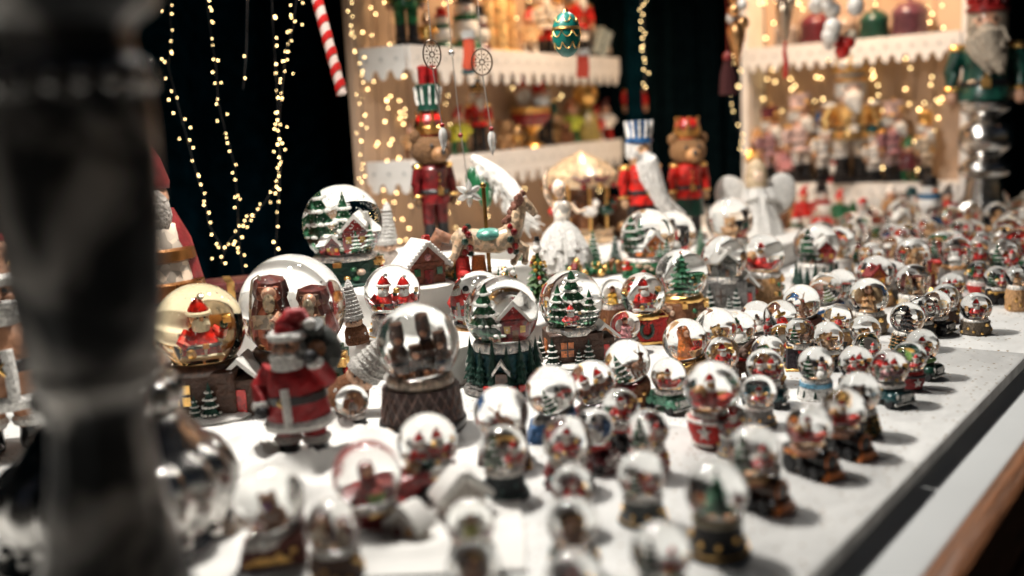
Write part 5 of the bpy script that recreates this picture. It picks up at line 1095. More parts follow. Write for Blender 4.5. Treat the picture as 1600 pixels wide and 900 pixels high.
for s in (-1, 1):
    q = MB(); q.lathe([(0, 0.1), (0.3, 0.1), (0.34, 0.3), (0.3, 0.7), (0.27, 1.0), (0, 1.0)], 14, TR(0.33 * s, 0, 0)); q.sph((0.33 * s, -0.22, 0.3), 0.28, 10, (1, 1.2, 0.7)); b_ = part(e, 'boot', q, ORNG if s > 0 else RED, MATTE)
    q = MB(); q.box((0.33 * s, -0.1, 0.06), (0.6, 0.9, 0.12), bev=0.4); put('sole', q, MATTE, b_, WHT)
e = place('gift_box', 'dark red box at the foot of the fairy light curtain, left of the largest globe', 'box', 366, 536, 0.0, 100, 20)
q = MB(); q.box((0, 0, 0.42), (0.8, 0.7, 0.84), bev=0.06); part(e, 'box', q, (0.09, 0.02, 0.02)); q = MB(); q.box((0, 0, 0.92), (0.86, 0.76, 0.16), bev=0.2); part(e, 'lid', q, (0.12, 0.03, 0.03))
q = MB(); q.box((0, 0, 0.5), (0.12, 0.765, 1.02), bev=0.1); part(e, 'ribbon', q, GOLD)
def white_cottage(px, py, hp, yaw, label, brown):
    e = place('white_cottage', label, 'ornament', px, py, 0.0, hp, yaw); e.matrix_world = e.matrix_world @ SC(0.9, 0.62, 1)
    q = MB(); q.box((0, 0, 0.28), (0.95, 0.8, 0.54), bev=0.08); q.prism([(-0.47, 0.54), (0.47, 0.54), (0, 0.86)], -0.39, 0.39); part(e, 'wall', q, (0.55, 0.5, 0.45), MATTE)
    q = MB(); q.prism([(-0.66, 0.46), (-0.56, 0.40), (0, 0.84), (0.56, 0.40), (0.66, 0.46), (0.62, 0.56), (0.1, 1.0), (-0.1, 1.0), (-0.62, 0.56)], -0.5, 0.5); r_ = part(e, 'roof', q, WHT, SNOW)
    for i in range(7):
        for s in (-1, 1):
            q = MB(); q.sph((s * (0.6 - 0.085 * i), -0.5, 0.47 + 0.07 * i), 0.075, 8); put('snow_lump', q, SNOW, r_, WHT)
    q = MB(); q.box((0.2, -0.41, 0.27), (0.2, 0.03, 0.42)); part(e, 'door', q, brown)
    q = MB(); q.box((-0.2, -0.41, 0.32), (0.22, 0.03, 0.22)); part(e, 'window', q, WINE)
    q = MB(); q.lathe([(0, 0), (0.72, 0), (0.74, 0.03), (0.65, 0.06), (0, 0.07)], 24); part(e, 'snow_base', q, WHT, SNOW)
white_cottage(722, 806, 78, 25, 'white snow-roofed cottage ornament with wine-red window among the near globes', BRN)
white_cottage(642, 848, 66, -35, 'white snow-roofed cottage ornament nearer the lower left, casting a shadow on the cloth', TAN)
e = place('reindeer', 'brown reindeer ornament with branching antlers among the leaning globes', 'ornament', 1158, 592, 0.0, 66, 10)
BR2 = (0.10, 0.045, 0.025)
q = MB(); q.sph((0, 0, 0.36), 0.2, 14, (0.8, 1.1, 1.1)); q.sph((0, -0.1, 0.66), 0.14, 12, (0.9, 1.2, 0.9)); q.sph((0, -0.24, 0.62), 0.08, 10); 
for s in (-1, 1): q.tube([(0.11 * s, -0.1, 0.25), (0.13 * s, -0.18, 0.1), (0.13 * s, -0.2, 0.02)], [0.08, 0.06, 0.05], 8)
bd = part(e, 'body', q, BR2, MATTE)
for s in (-1, 1):
    q = MB(); q.tube([(0.07 * s, -0.05, 0.76), (0.18 * s, -0.05, 0.86), (0.34 * s, -0.05, 0.92), (0.42 * s, -0.05, 1.0)], [0.035, 0.03, 0.026, 0.012], 7)
    for (x, z) in ((0.2, 0.87), (0.3, 0.9)): q.tube([(x * s, -0.05, z), (x * s + 0.02 * s, -0.07, z + 0.12)], [0.024, 0.008], 6)
    part(e, 'antler', q, BR2, MATTE)
q = MB(); q.ring((0, -0.05, 0.52), 0.14, 0.05, 16); part(e, 'scarf', q, RED, WOOLM)

# ---------------------------------------------------------------- far end: snowman, white angel, green tree
e = place('snowman', 'blurred snowman with black hat and orange nose before the silver pedestal', 'snowman', 1452, 372, 0.0, 96, 5)
q = MB(); q.sph((0, 0, 0.24), 0.26, 16); q.sph((0, 0, 0.55), 0.2, 14); q.sph((0, 0, 0.78), 0.14, 14); bd = part(e, 'body', q, WHT, SNOW)
q = MB(); q.cone((0, 0, 0.87), 0.17, 0.17, 0.025, 14); q.cone((0, 0, 0.89), 0.11, 0.1, 0.12, 14); part(e, 'hat', q, BLK)
q = MB(); q.cone((0, 0, 0), 0.04, 0.005, 0.14, 8, TR(0, -0.12, 0.78) @ RX(R(90))); part(e, 'nose', q, ORNG)
q = MB(); q.ring((0, 0, 0.68), 0.15, 0.045, 18); part(e, 'scarf', q, (0.05, 0.16, 0.3), WOOLM)
for z in (0.5, 0.6):
    q = MB(); q.sph((0, -0.195, z), 0.025, 7); part(e, 'button', q, BLK)
e = place('angel', 'pale hooded angel with broad white wings behind the tan-bear globe', 'figurine', 1184, 366, 0.05, 118, 0)
q = MB(); q.lathe([(0, 0), (0.34, 0), (0.3, 0.15), (0.18, 0.45), (0.13, 0.6), (0.06, 0.66)], 28, mod=lambda r, z, a: r * (1 + 0.07 * math.cos(10 * a))); part(e, 'robe', q, WHT, WOOLM)
q = MB(); q.sph((0, -0.02, 0.76), 0.11, 14, (0.9, 0.9, 1.15)); hd = part(e, 'head', q, (0.7, 0.52, 0.38), PAINT)
q = MB(); q.lathe([(0.14, 0.62), (0.15, 0.75), (0.12, 0.9), (0.05, 0.98), (0, 1.0)], 18, TR(0, 0.04, 0)); put('hood', q, MATTE, hd, (0.55, 0.42, 0.27))
for s in (-1, 1):
    q = MB(); q.sph((0, 0, 0), 0.3, 14, (0.75, 0.16, 1.0), TR(0.3 * s, 0.1, 0.5) @ RY(R(25 * s))); part(e, 'wing', q, WHT, WOOLM)
    q = MB(); q.tube([(0.13 * s, -0.02, 0.58), (0.2 * s, -0.12, 0.45), (0.05 * s, -0.2, 0.5)], [0.06, 0.055, 0.03], 8); part(e, 'sleeve', q, WHT, WOOLM)

# ---------------------------------------------------------------- trinkets filling the risers
def cone_cluster(e, c1, c2, seed):
    rr = random.Random(seed)
    for i in range(14):
        a = rr.uniform(0, 6.28); r = rr.uniform(0.05, 0.4); q = MB(); z = 0.16 + rr.uniform(0, 0.62) * (1 - r / 0.5)
        q.sph((r * math.cos(a), r * math.sin(a), z), rr.uniform(0.12, 0.17), 9); part(e, 'bauble', q, c1 if i % 3 else c2)
    q = MB(); q.lathe([(0, 0), (0.42, 0), (0.44, 0.05), (0.3, 0.12), (0, 0.14)], 16); part(e, 'tray', q, DKBRN)
    for i in range(4):
        g, w = F_tree(0.6, 0.13, 4, False, seed + i); m_ = MB(); m_.add(g.v, g.f, TR(0.36 * math.cos(i * 1.6), 0.36 * math.sin(i * 1.6), 0.05), False); part(e, 'sprig', m_, GRN, MATTE)
for (px, py, h, hp, c1, c2, lb) in ((902, 440, 0.05, 44, GOLD, DKRED, 'gold and dark red bauble heap at the feet of the ballerina'), (936, 432, 0.05, 40, GOLD, GRN, 'gold and green bauble heap right of the ballerina'),
        (712, 438, 0.10, 40, (0.5, 0.3, 0.12), GOLD, 'bronze bauble heap left of the small red boots'), (792, 440, 0.10, 34, GOLD, WHT, 'gold and white bauble heap under the carousel horse'),
        (812, 446, 0.05, 36, RED, GOLD, 'red and gold bauble heap left of the small decorated tree'), (868, 452, 0.05, 34, DKRED, GOLD, 'dark red bauble heap right of the small decorated tree'), (958, 428, 0.05, 36, BRN, GOLD, 'brown and gold bauble heap behind the chest globe'),
        (632, 470, 0.05, 34, WHT, GOLD, 'white bauble heap under the gingerbread house'), (690, 482, 0.05, 38, RED, WHT, 'red and white bauble heap right of the couple globe')):
    cone_cluster(place('bauble_heap', lb, 'ornament', px, py, h, hp, 0, 'heaps of small baubles on the risers'), c1, c2, px)
for (px, py, h, hp, c, lb) in ((928, 418, 0.05, 58, GRN, 'small green fir standing right of the ballerina'), (962, 412, 0.05, 46, DKGRN, 'small dark fir behind the yellow-angel globe'), (818, 430, 0.05, 52, (0.06, 0.14, 0.05), 'small light green fir behind the decorated tree'), (1096, 400, 0.05, 44, GRN, 'small green fir in front of the right bear nutcracker'), (700, 470, 0.05, 48, DKGRN, 'small dark fir beside the red figurine with gold trinkets')):
    e = place('fir_tree', lb, 'tree', px, py, h, hp, 0, 'small fir trees on the risers'); g, w = F_tree(1.0, 0.32, 8, True, px); part(e, 'branches', g, c, MATTE); put('snow_tips', w, SNOW, e, WHT, kind='stuff')
# ---------------------------------------------------------------- lit shelf units
def onplane(px, py, v=None, u=None, frame=None):
    """point seen at a pixel on the vertical plane v = const (along the table) or u = const (across it)"""
    o = Vector((0, 0, EYE)); d = ray(px, py)
    N_, c = (V, v) if v is not None else (U, u); O_ = E0
    if frame: N_, O_ = V2, C2
    t = (c - (o - O_).dot(N_)) / d.dot(N_); return o + d * t
def tuv(p): r = p - E0; return r.dot(U), r.dot(V)
def lace(parent, x0, x1, y, z, along='x', pitch=0.034, drop=0.036, band=0.036):
    """a scalloped fretwork strip: each tongue is a piece of its own"""
    q = MB(); L = abs(x1 - x0)
    A = (lambda s: TR(x0 + s, y, z)) if along == 'x' else (lambda s: TR(y, x0 + s, z) @ RZ(R(90)))
    q.box((L / 2, 0, -band / 2), (L, 0.008, band), A(0), bev=0.2); st = put('fascia', q, LACE, parent)
    n_ = int(L / pitch)
    w = L / n_
    tg = MB(); tg.prism([(-w / 2, 0.004), (-w / 2, -drop * 0.35), (-w * 0.32, -drop * 0.45), (-w * 0.2, -drop * 0.85), (0, -drop), (w * 0.2, -drop * 0.85), (w * 0.32, -drop * 0.45), (w / 2, -drop * 0.35), (w / 2, 0.004)], -0.0035, 0.0035); me = tg.data('tongue')
    for i in range(n_): put('tongue', me, LACE, st, (1, 1, 1), A(w * (i + 0.5)) @ TR(0, 0, -band))
    hol = MB(); hol.lathe([(0, -0.0052), (0.0045, -0.0052), (0.0045, 0.0052), (0, 0.0052)], 8, RX(R(90))); hm = hol.data('fret_hole')
    for i in range(n_): put('fret_hole', hm, EDGE, st, (1, 1, 1), A(w * (i + 0.5)) @ TR(0, 0, -band * 0.75))
BT, BL = EYE - TOP + 0.165, EYE - TOP - 0.083       # heights of the upper and lower board above the table top
sh = thing('shelf_unit', 'cream shelf unit with white scalloped edging and fairy lights, left of the dark canvas', 'shelf', (0, 0, 0)); 
T2 = R(30.0); U2 = Vector((math.sin(T2), math.cos(T2), 0)); V2 = Vector((-math.cos(T2), math.sin(T2), 0)); C2 = at(634, 70, 2.2); C2.z = TOP
SHM = Matrix(((U2.x, V2.x, 0, C2.x), (U2.y, V2.y, 0, C2.y), (0, 0, 1, TOP), (0, 0, 0, 1))); sh.matrix_world = SHM
A0, A1, VF, VB = 0.0, 1.12, 0.0, 0.125
for i in range(12):
    a = A0 - 0.03 + (A1 - A0 + 0.06) * i / 12; c = A0 - 0.03 + (A1 - A0 + 0.06) * (i + 1) / 12
    q = MB(); q.box(((a + c) / 2, VB + 0.009, 0.36), (c - a - 0.0015, 0.016, 0.99), bev=0.12); put('back_plank', q, CREAM, sh)
for hz in (BT, BL):
    q = MB(); q.box(((A0 + A1) / 2, (VF + VB) / 2, hz - 0.011), (A1 - A0, VB - VF - 0.002, 0.022), bev=0.15); o = put('shelf_board', q, LACE, sh)
    lace(sh, A0, A1, VF - 0.005, hz + 0.002, pitch=0.055, drop=0.05, band=0.034); lace(sh, VF, VB - 0.002, A0 - 0.005, hz + 0.002, 'y')
q = MB(); q.box(((A0 + A1) / 2, (VF + VB) / 2, -0.07), (A1 - A0, VB - VF, 0.02)); put('bottom_board', q, LACE, sh)

sr = thing('shelf_unit', 'pale shelf unit with white scalloped edging and many fairy lights at the far right', 'shelf', (0, 0, 0)); sr.matrix_world = TABLE
UR, B0, B1 = 2.12, 0.455, 1.055
for i in range(6):
    a = B0 + (B1 - B0) * i / 6; c = B0 + (B1 - B0) * (i + 1) / 6
    q = MB(); q.box((UR + 0.13, (a + c) / 2, 0.42), (0.016, c - a - 0.0015, 1.1), bev=0.12); put('back_plank', q, CREAM, sr)
BRR = EYE - TOP - 0.235
for hz in (BT, BRR):
    q = MB(); q.box((UR + 0.06, (B0 + B1) / 2, hz - 0.011), (0.118, B1 - B0 - 0.002, 0.022), bev=0.15); put('shelf_board', q, LACE, sr)
    lace(sr, B0, B1, UR - 0.005, hz + 0.002, 'y')
for y in (B0 - 0.012, B1 + 0.012):
    q = MB(); q.box((UR + 0.06, y, 0.42), (0.13, 0.02, 1.1), bev=0.12); put('side_board', q, LACE, sr)

# ---------------------------------------------------------------- goods on the shelves
def onboard(name, label, cat, px, hpx, board, v=0.055, u=None, yaw=20, group=None):
    p = onplane(px, 200, v=v, frame=1) if u is None else onplane(px, 200, u=u)
    p = Vector((p.x, p.y, TOP + board + 0.003)); return thing(name, label, cat, p, R(yaw), hpx * depth(p) / FPX, group)
def teddy(e, fur):
    q = MB(); q.sph((0, 0, 0.3), 0.28, 14, (1, 0.9, 1.1)); part(e, 'body', q, fur, WOOLM)
    q = MB(); q.sph((0, -0.03, 0.72), 0.24, 14); q.sph((0, -0.24, 0.66), 0.09, 8); hd = part(e, 'head', q, fur, WOOLM)
    for s in (-1, 1):
        q = MB(); q.sph((0.18 * s, 0, 0.9), 0.09, 8); put('ear', q, WOOLM, hd, fur)
        q = MB(); q.sph((0.26 * s, -0.1, 0.36), 0.1, 8, (1, 1, 1.6)); part(e, 'arm', q, fur, WOOLM)
        q = MB(); q.sph((0.17 * s, -0.26, 0.1), 0.12, 8, (1, 1.4, 0.9)); part(e, 'leg', q, fur, WOOLM)
    q = MB(); q.sph((0, -0.32, 0.68), 0.035, 6); q.sph((-0.08, -0.25, 0.78), 0.025, 6); q.sph((0.08, -0.25, 0.78), 0.025, 6); put('eyes_and_nose', q, PAINT, hd, BLK, kind='stuff')
def elf(e, coat, hat, trouser=GRN):
    for s in (-1, 1):
        q = MB(); q.tube([(0.1 * s, 0, 0.35), (0.12 * s, -0.02, 0.05), (0.12 * s, -0.12, 0.03)], [0.08, 0.06, 0.04], 8); part(e, 'leg', q, trouser)
        q = MB(); q.tube([(0.15 * s, 0, 0.58), (0.25 * s, -0.06, 0.45), (0.18 * s, -0.16, 0.42)], [0.065, 0.055, 0.045], 8); part(e, 'arm', q, coat)
    q = MB(); q.lathe([(0, 0.28), (0.2, 0.28), (0.18, 0.4), (0.14, 0.6), (0.05, 0.64)], 14); part(e, 'tunic', q, coat)
    q = MB(); q.sph((0, -0.01, 0.73), 0.12, 12); q.sph((0, -0.13, 0.73), 0.03, 6); hd = part(e, 'head', q, SKIN)
    q = MB(); q.tube([(0, 0, 0.77), (0, 0.01, 0.86), (0.04, 0.02, 0.96), (0.12, 0.02, 1.0)], [0.128, 0.095, 0.05, 0.012], 12); put('hat', q, PAINT, hd, hat)
def snowman_small(e, hat, foot):
    q = MB(); q.sph((0, 0, 0.36), 0.24, 12); q.sph((0, 0, 0.68), 0.18, 12); part(e, 'body', q, WHT, SNOW)
    q = MB(); q.cone((0, 0, 0.8), 0.2, 0.2, 0.03, 12); q.cone((0, 0, 0.82), 0.13, 0.12, 0.18, 12); part(e, 'hat', q, hat)
    q = MB(); q.lathe([(0, 0), (0.28, 0), (0.26, 0.1), (0.15, 0.2), (0, 0.2)], 14); part(e, 'stand', q, foot)
    q = MB(); q.ring((0, 0, 0.54), 0.17, 0.05, 14); part(e, 'scarf', q, foot, WOOLM)
    q = MB(); q.cone((0, 0, 0), 0.035, 0.004, 0.14, 6, TR(0, -0.16, 0.68) @ RX(R(90))); part(e, 'nose', q, ORNG)
NC = lambda *a, **k: nutcracker(onboard('nutcracker', *a, **k.pop('at_', {})), **k)
# upper board, left unit
nutcracker(onboard('nutcracker', 'green-trousered nutcracker on brown stand at the left end of the upper shelf', 'nutcracker', 646, 175, BT, yaw=15), GRN, BLK, GRN)
snowman_small(onboard('snowman', 'small snowman with red hat on green foot, upper shelf', 'snowman', 700, 64, BT), RED, GRN)
snowman_small(onboard('snowman', 'larger snowman with green scarf beside the small red-hatted one, upper shelf', 'snowman', 736, 92, BT), BLK, GRN)
for i, (px, hp, c) in enumerate(((772, 120, (0.7, 0.45, 0.2)), (790, 140, (0.75, 0.5, 0.22)), (806, 118, (0.6, 0.36, 0.16)))):
    e = onboard('candle', ('shortest gold candle, left of three on the upper shelf', 'tallest gold candle, middle of three on the upper shelf', 'darker gold candle, right of three on the upper shelf')[i], 'candle', px, hp, BT)
    q = MB(); q.lathe([(0, 0), (0.10, 0), (0.075, 0.06), (0.075, 0.95), (0.06, 0.97), (0, 0.96)], 16, mod=lambda r, z, a: r * (1 + 0.06 * math.cos(8 * a))); part(e, 'wax', q, c, PAINT)
    q = MB(); q.tube([(0, 0, 0.95), (0.005, 0, 1.0)], 0.008, 5); part(e, 'wick', q, BLK); q = MB(); q.lathe([(0, -0.002), (0.15, 0.0), (0.16, 0.03), (0.10, 0.03)], 16); part(e, 'dish', q, GOLD)
elf(onboard('elf', 'cream and red elf right of the gold candles, upper shelf', 'figurine', 834, 70, BT), (0.7, 0.5, 0.3), RED, WHT)
nutcracker(onboard('nutcracker', 'white-coated nutcracker with green hat behind the teal egg, upper shelf', 'nutcracker', 858, 120, BT), WHT, GRN, RED)
nutcracker(onboard('nutcracker', 'red-coated nutcracker at the right of the upper shelf beside the tipped boxes', 'nutcracker', 912, 130, BT), RED, TAN, WHT)
for i, (px, tilt, c) in enumerate(((932, 24, (0.35, 0.42, 0.42)), (942, -18, (0.55, 0.45, 0.36)))):
    e = onboard('gift_box', ('grey-blue box tipped to the right at the end of the upper shelf', 'beige box tipped to the left at the end of the upper shelf')[i], 'box', px + 4, 42, BT, yaw=30)
    e.matrix_world = e.matrix_world @ TR(0, 0, 0.12) @ RY(R(tilt)); q = MB(); q.box((0, 0, 0.5), (0.6, 0.4, 1.0), bev=0.08); part(e, 'box', q, c); q = MB(); q.box((0, 0, 0.5), (0.08, 0.415, 1.015), bev=0.1); part(e, 'ribbon', q, TEAL)
# lower board, left unit
elf(onboard('elf', 'red-headed elf in yellow and green behind the bear nutcracker, lower shelf', 'figurine', 716, 74, BL), (0.45, 0.42, 0.03), RED, GRN)
nutcracker(onboard('nutcracker', 'slim black and red nutcracker left of the goblet, lower shelf', 'nutcracker', 748, 118, BL), RED, BLK, BLK)
teddy(onboard('teddy_bear', 'small tan teddy bear left of the goblet, lower shelf', 'teddy bear', 787, 46, BL), TAN)
e = onboard('goblet', 'gold and red goblet holding two white-bearded heads, lower shelf', 'goblet', 830, 64, BL)
q = MB(); q.lathe([(0, 0), (0.34, 0), (0.3, 0.06), (0.1, 0.14), (0.08, 0.3), (0.3, 0.5), (0.48, 0.7), (0.5, 0.95), (0.42, 0.93), (0, 0.8)], 22); part(e, 'cup', q, GOLD); q = MB(); q.lathe([(0.31, 0.5), (0.5, 0.7), (0.505, 0.8), (0.49, 0.8)], 22); part(e, 'red_band', q, DKRED)
for (x, z) in ((-0.2, 1.35), (0.22, 1.2)):
    q = MB(); q.sph((x, -0.02, z), 0.2, 12); hd = part(e, 'head', q, SKIN); q = MB(); q.sph((x, -0.12, z - 0.15), 0.2, 10, (1, 0.8, 1.2)); put('beard', q, WOOLM, hd, WHT); q = MB(); q.tube([(x, 0, z + 0.08), (x + 0.05, 0, z + 0.3), (x + 0.2, 0, z + 0.38)], [0.2, 0.12, 0.03], 12); put('hat', q, MATTE, hd, RED)
nutcracker(onboard('nutcracker', 'black-hatted nutcracker standing behind the goblet, lower shelf', 'nutcracker', 852, 112, BL), DKGRN, BLK, BLK)
teddy(onboard('teddy_bear', 'golden teddy bear right of the goblet, lower shelf', 'teddy bear', 872, 44, BL), (0.5, 0.3, 0.12))
elf(onboard('elf', 'orange-hatted elf in lime tunic, lower shelf', 'figurine', 893, 66, BL), (0.4, 0.45, 0.05), ORNG, GRN)
e = onboard('gold_bauble_doll', 'doll with large gold ball head, right part of the lower shelf', 'figurine', 917, 92, BL)
q = MB(); q.lathe([(0, 0), (0.25, 0), (0.22, 0.2), (0.14, 0.5), (0.05, 0.58)], 16); part(e, 'gown', q, (0.25, 0.2, 0.06)); q = MB(); q.sph((0, 0, 0.78), 0.22, 16); part(e, 'head', q, GOLD)
elf(onboard('elf', 'white-coated elf at the right end of the lower shelf', 'figurine', 946, 62, BL), WHT, WINE, RED)
nutcracker(onboard('nutcracker', 'nutcracker with red and green striped hat behind the blue-striped one', 'nutcracker', 992, 116, BL, v=0.03), RED, GRN, WHT, hatkind='striped')
teddy(onboard('teddy_bear', 'pale teddy bear sitting under the shelf between bear nutcracker and horse', 'teddy bear', 735, 52, -0.06, v=0.05), (0.45, 0.36, 0.26))
elf(onboard('elf', 'brown and cream elf left of the bear nutcracker, lower shelf', 'figurine', 640, 60, BL), TAN, BRN, BRN)
elf(onboard('elf', 'tiny gold elf between the two teddies in front of the goblet, lower shelf', 'figurine', 808, 36, BL, v=0.02), GOLD, GOLD, TAN)
teddy(onboard('teddy_bear', 'brown teddy bear at the foot of the orange-hatted elf, lower shelf', 'teddy bear', 884, 34, BL, v=0.02), BRN)
elf(onboard('elf', 'red elf squeezed between golden doll and white elf, lower shelf', 'figurine', 932, 52, BL), RED, RED, WHT)
elf(onboard('elf', 'gold-coated elf left of the red-hatted snowman, upper shelf', 'figurine', 676, 58, BT), GOLD, TAN, BRN)
nutcracker(onboard('nutcracker', 'cream nutcracker with gold hat between candles and teal egg, upper shelf', 'nutcracker', 880, 104, BT), (0.6, 0.45, 0.3), GOLD, WHT)
snowman_small(onboard('snowman', 'snowman with wine-red foot left of the gold candles, upper shelf', 'snowman', 757, 70, BT), BLK, WINE)
# right unit
PK = (0.60, 0.44, 0.42)
nutcracker(onboard('nutcracker', 'tall gold and white nutcracker, brightest in the far right shelf', 'nutcracker', 1330, 196, BRR, u=UR + 0.03, yaw=-10), (1.0, 0.66, 0.28), WHT, WHT, trim=WHT, hatkind='crown', face=(0.7, 0.5, 0.4), w=1.05)
nutcracker(onboard('nutcracker', 'pink nutcracker left of the gold one, far right shelf', 'nutcracker', 1250, 140, BRR, u=UR + 0.05), PK, PK, WHT, w=1.05)
nutcracker(onboard('nutcracker', 'mauve nutcracker at the left side of the far right shelf', 'nutcracker', 1204, 120, BRR, u=UR + 0.05), (0.3, 0.16, 0.18), WINE, PK, w=1.05)
nutcracker(onboard('nutcracker', 'pink nutcracker right of the gold one, far right shelf', 'nutcracker', 1396, 128, BRR, u=UR + 0.05), (0.35, 0.16, 0.18), PK, PK, w=1.05)
nutcracker(onboard('nutcracker', 'white nutcracker between the pink and gold ones, far right shelf', 'nutcracker', 1288, 110, BRR, u=UR + 0.07), WHT, BLUE, WHT, w=1.05)
nutcracker(onboard('nutcracker', 'white nutcracker with teal hat right of the gold one', 'nutcracker', 1366, 92, BRR, u=UR + 0.03), WHT, TEAL, WHT, w=1.05)
elf(onboard('elf', 'dark red elf with green hat at the foot of the far right shelf', 'figurine', 1420, 70, BRR, u=UR + 0.02), WINE, GRN)
for i, (px, hp, c) in enumerate(((1230, 40, (0.3, 0.25, 0.22)), (1275, 52, WINE), (1320, 44, (0.3, 0.22, 0.17)), (1365, 48, DKGRN), (1420, 58, (0.10, 0.035, 0.05)))):
    e = onboard('trinket_box', ('grey', 'wine-red', 'beige', 'dark green', 'plum')[i] + ' round trinket box on the upper board of the far right shelf', 'box', px, hp, BT, u=UR + 0.06)
    q = MB(); q.lathe([(0, 0), (0.45, 0), (0.48, 0.1), (0.44, 0.5), (0.46, 0.55)], 18); part(e, 'box', q, c); q = MB(); q.lathe([(0.47, 0.55), (0.47, 0.66), (0.3, 0.85), (0.05, 0.92), (0.06, 1.0), (0, 1.02)], 18); part(e, 'lid', q, tuple(min(1, x * 1.5) for x in c))
elf(onboard('elf', 'gold elf standing low at the left of the far right shelf', 'figurine', 1182, 84, BRR, u=UR + 0.03), GOLD, TAN, TAN)
elf(onboard('elf', 'rose-coated elf between mauve and pink nutcrackers', 'figurine', 1226, 74, BRR, u=UR + 0.02), PINK, WHT, PK)
nutcracker(onboard('nutcracker', 'cream nutcracker farthest right on the lower board of the far shelf', 'nutcracker', 1446, 112, BRR, u=UR + 0.06), (0.6, 0.5, 0.38), GOLD, (0.5, 0.4, 0.3))
snowman_small(onboard('snowman', 'small snowman at the feet of the gold nutcracker', 'snowman', 1310, 56, BRR, u=UR + 0.02), TEAL, RED)
FC = [('elf', 1208, 352, 62, (WHT, RED, GRN), 'white-coated elf with red hat left of the far end crowd'), ('teddy', 1232, 350, 50, TAN, 'tan teddy bear standing at the back of the far end crowd'),
      ('elf', 1256, 356, 66, (RED, RED, WHT), 'all-red elf at the back of the far end crowd, under the pink nutcracker'), ('snow', 1284, 350, 64, (BLK, RED), 'black-hatted snowman with red foot under the gold nutcracker'),
      ('elf', 1312, 356, 60, (GRN, RED, BRN), 'green-coated elf with red hat under the gold nutcracker'), ('teddy', 1372, 352, 48, WHT, 'white teddy bear right of the green bottle-shaped tree'),
      ('elf', 1392, 352, 66, (TAN, WHT, BRN), 'tan elf with white hat right of the white teddy bear'), ('snow', 1424, 352, 60, (TEAL, GRN), 'teal-hatted snowman left of the big blurred snowman'),
      ('elf', 1480, 360, 72, (RED, BLK, BLK), 'red-coated elf with black hat right of the big blurred snowman'), ('teddy', 1222, 372, 44, BRN, 'brown teddy bear in front of the tan one at the far end'),
      ('snow', 1246, 380, 52, (RED, GRN), 'red-hatted snowman with green foot left of the white village globe')]
for (kd, px, py, hp, c, lb) in FC:
    e = place({'elf': 'elf', 'teddy': 'teddy_bear', 'snow': 'snowman'}[kd], lb, {'elf': 'figurine', 'teddy': 'teddy bear', 'snow': 'snowman'}[kd], px, py, 0.0, hp, 10)
    (elf(e, *c) if kd == 'elf' else teddy(e, c) if kd == 'teddy' else snowman_small(e, *c))
e = place('glass_tree', 'green bottle-shaped tree with gold top before the gold nutcracker', 'ornament', 1343, 336, 0.0, 82, 0)
q = MB(); q.lathe([(0, 0), (0.26, 0), (0.28, 0.08), (0.2, 0.3), (0.1, 0.6), (0.06, 0.8), (0.05, 0.92), (0, 0.93)], 18); part(e, 'tree', q, (0.02, 0.22, 0.06), PAINT); q = MB(); q.sph((0, 0, 0.96), 0.075, 8); part(e, 'top', q, GOLD)

# ---------------------------------------------------------------- figures half hidden by the silver post at the left
e = place('robed_figurine', 'tall figurine in white and gold banded robe with red cloak behind the dark post', 'figurine', 262, 570, 0.0, 356, 25)
q = MB(); q.lathe([(0, 0), (0.2, 0), (0.205, 0.1), (0.18, 0.3), (0.14, 0.5), (0.10, 0.62), (0.04, 0.66)], 24, mod=lambda r, z, a: r * (1 + 0.03 * math.cos(9 * a))); part(e, 'robe', q, (0.5, 0.42, 0.34), PAINT)
for (z, r, hh) in ((0.12, 0.206, 0.1), (0.3, 0.184, 0.08), (0.46, 0.155, 0.06)):
    q = MB(); q.lathe([(r - 0.004, z), (r + 0.012, z + 0.01), (r + 0.006, z + hh - 0.01), (r - 0.014, z + hh)], 30, mod=lambda r, z, a: r * (1 + 0.03 * math.sin(17 * a))); part(e, 'gold_band', q, (0.5, 0.22, 0.07), METAL)
q = MB(); q.lathe([(0.19, 0.0), (0.235, 0.02), (0.21, 0.3), (0.16, 0.55), (0.10, 0.68), (0.08, 0.68)], 30, TR(0, 0.045, 0)); part(e, 'cloak', q, (0.2, 0.012, 0.014), MATTE)
q = MB(); q.sph((0, -0.01, 0.73), 0.08, 12); hd = part(e, 'head', q, SKIN); q = MB(); q.sph((0, -0.06, 0.66), 0.08, 10, (1, 0.7, 1.5)); put('beard', q, WOOLM, hd, (0.4, 0.36, 0.32))
q = MB(); q.lathe([(0.085, 0.77), (0.09, 0.8), (0.06, 0.9), (0.0, 1.0)], 14); put('hat', q, MATTE, hd, (0.14, 0.008, 0.010))
e = place('red_suited_figurine', 'white-bearded figurine with brown base at the left border', 'figurine', 22, 700, 0.0, 320, 30); red_figure(e, (0.45, 0.22, 0.12))
e = place('robed_figurine', 'dark red figurine with gold trim high at the left border', 'figurine', -14, 622, 0.0, 390, 20); red_figure(e, DKRED)
e = thing('glass_bauble', 'gold glass bauble at the left border beside the dark post', 'bauble', at(16, 440, 1.25)); rB = 46 * 1.25 / FPX
q = MB(); q.sph((0, 0, 0), rB, 28); part(e, 'ball', q, (0.5, 0.28, 0.10), METAL); q = MB(); q.cone((0, 0, rB * 0.95), rB * 0.25, rB * 0.25, rB * 0.25, 12); part(e, 'cap', q, GOLD); q = MB(); q.tube([(0, 0, rB * 1.15), (0, 0, 0.7)], 0.0008, 4); part(e, 'thread', q, TAN)

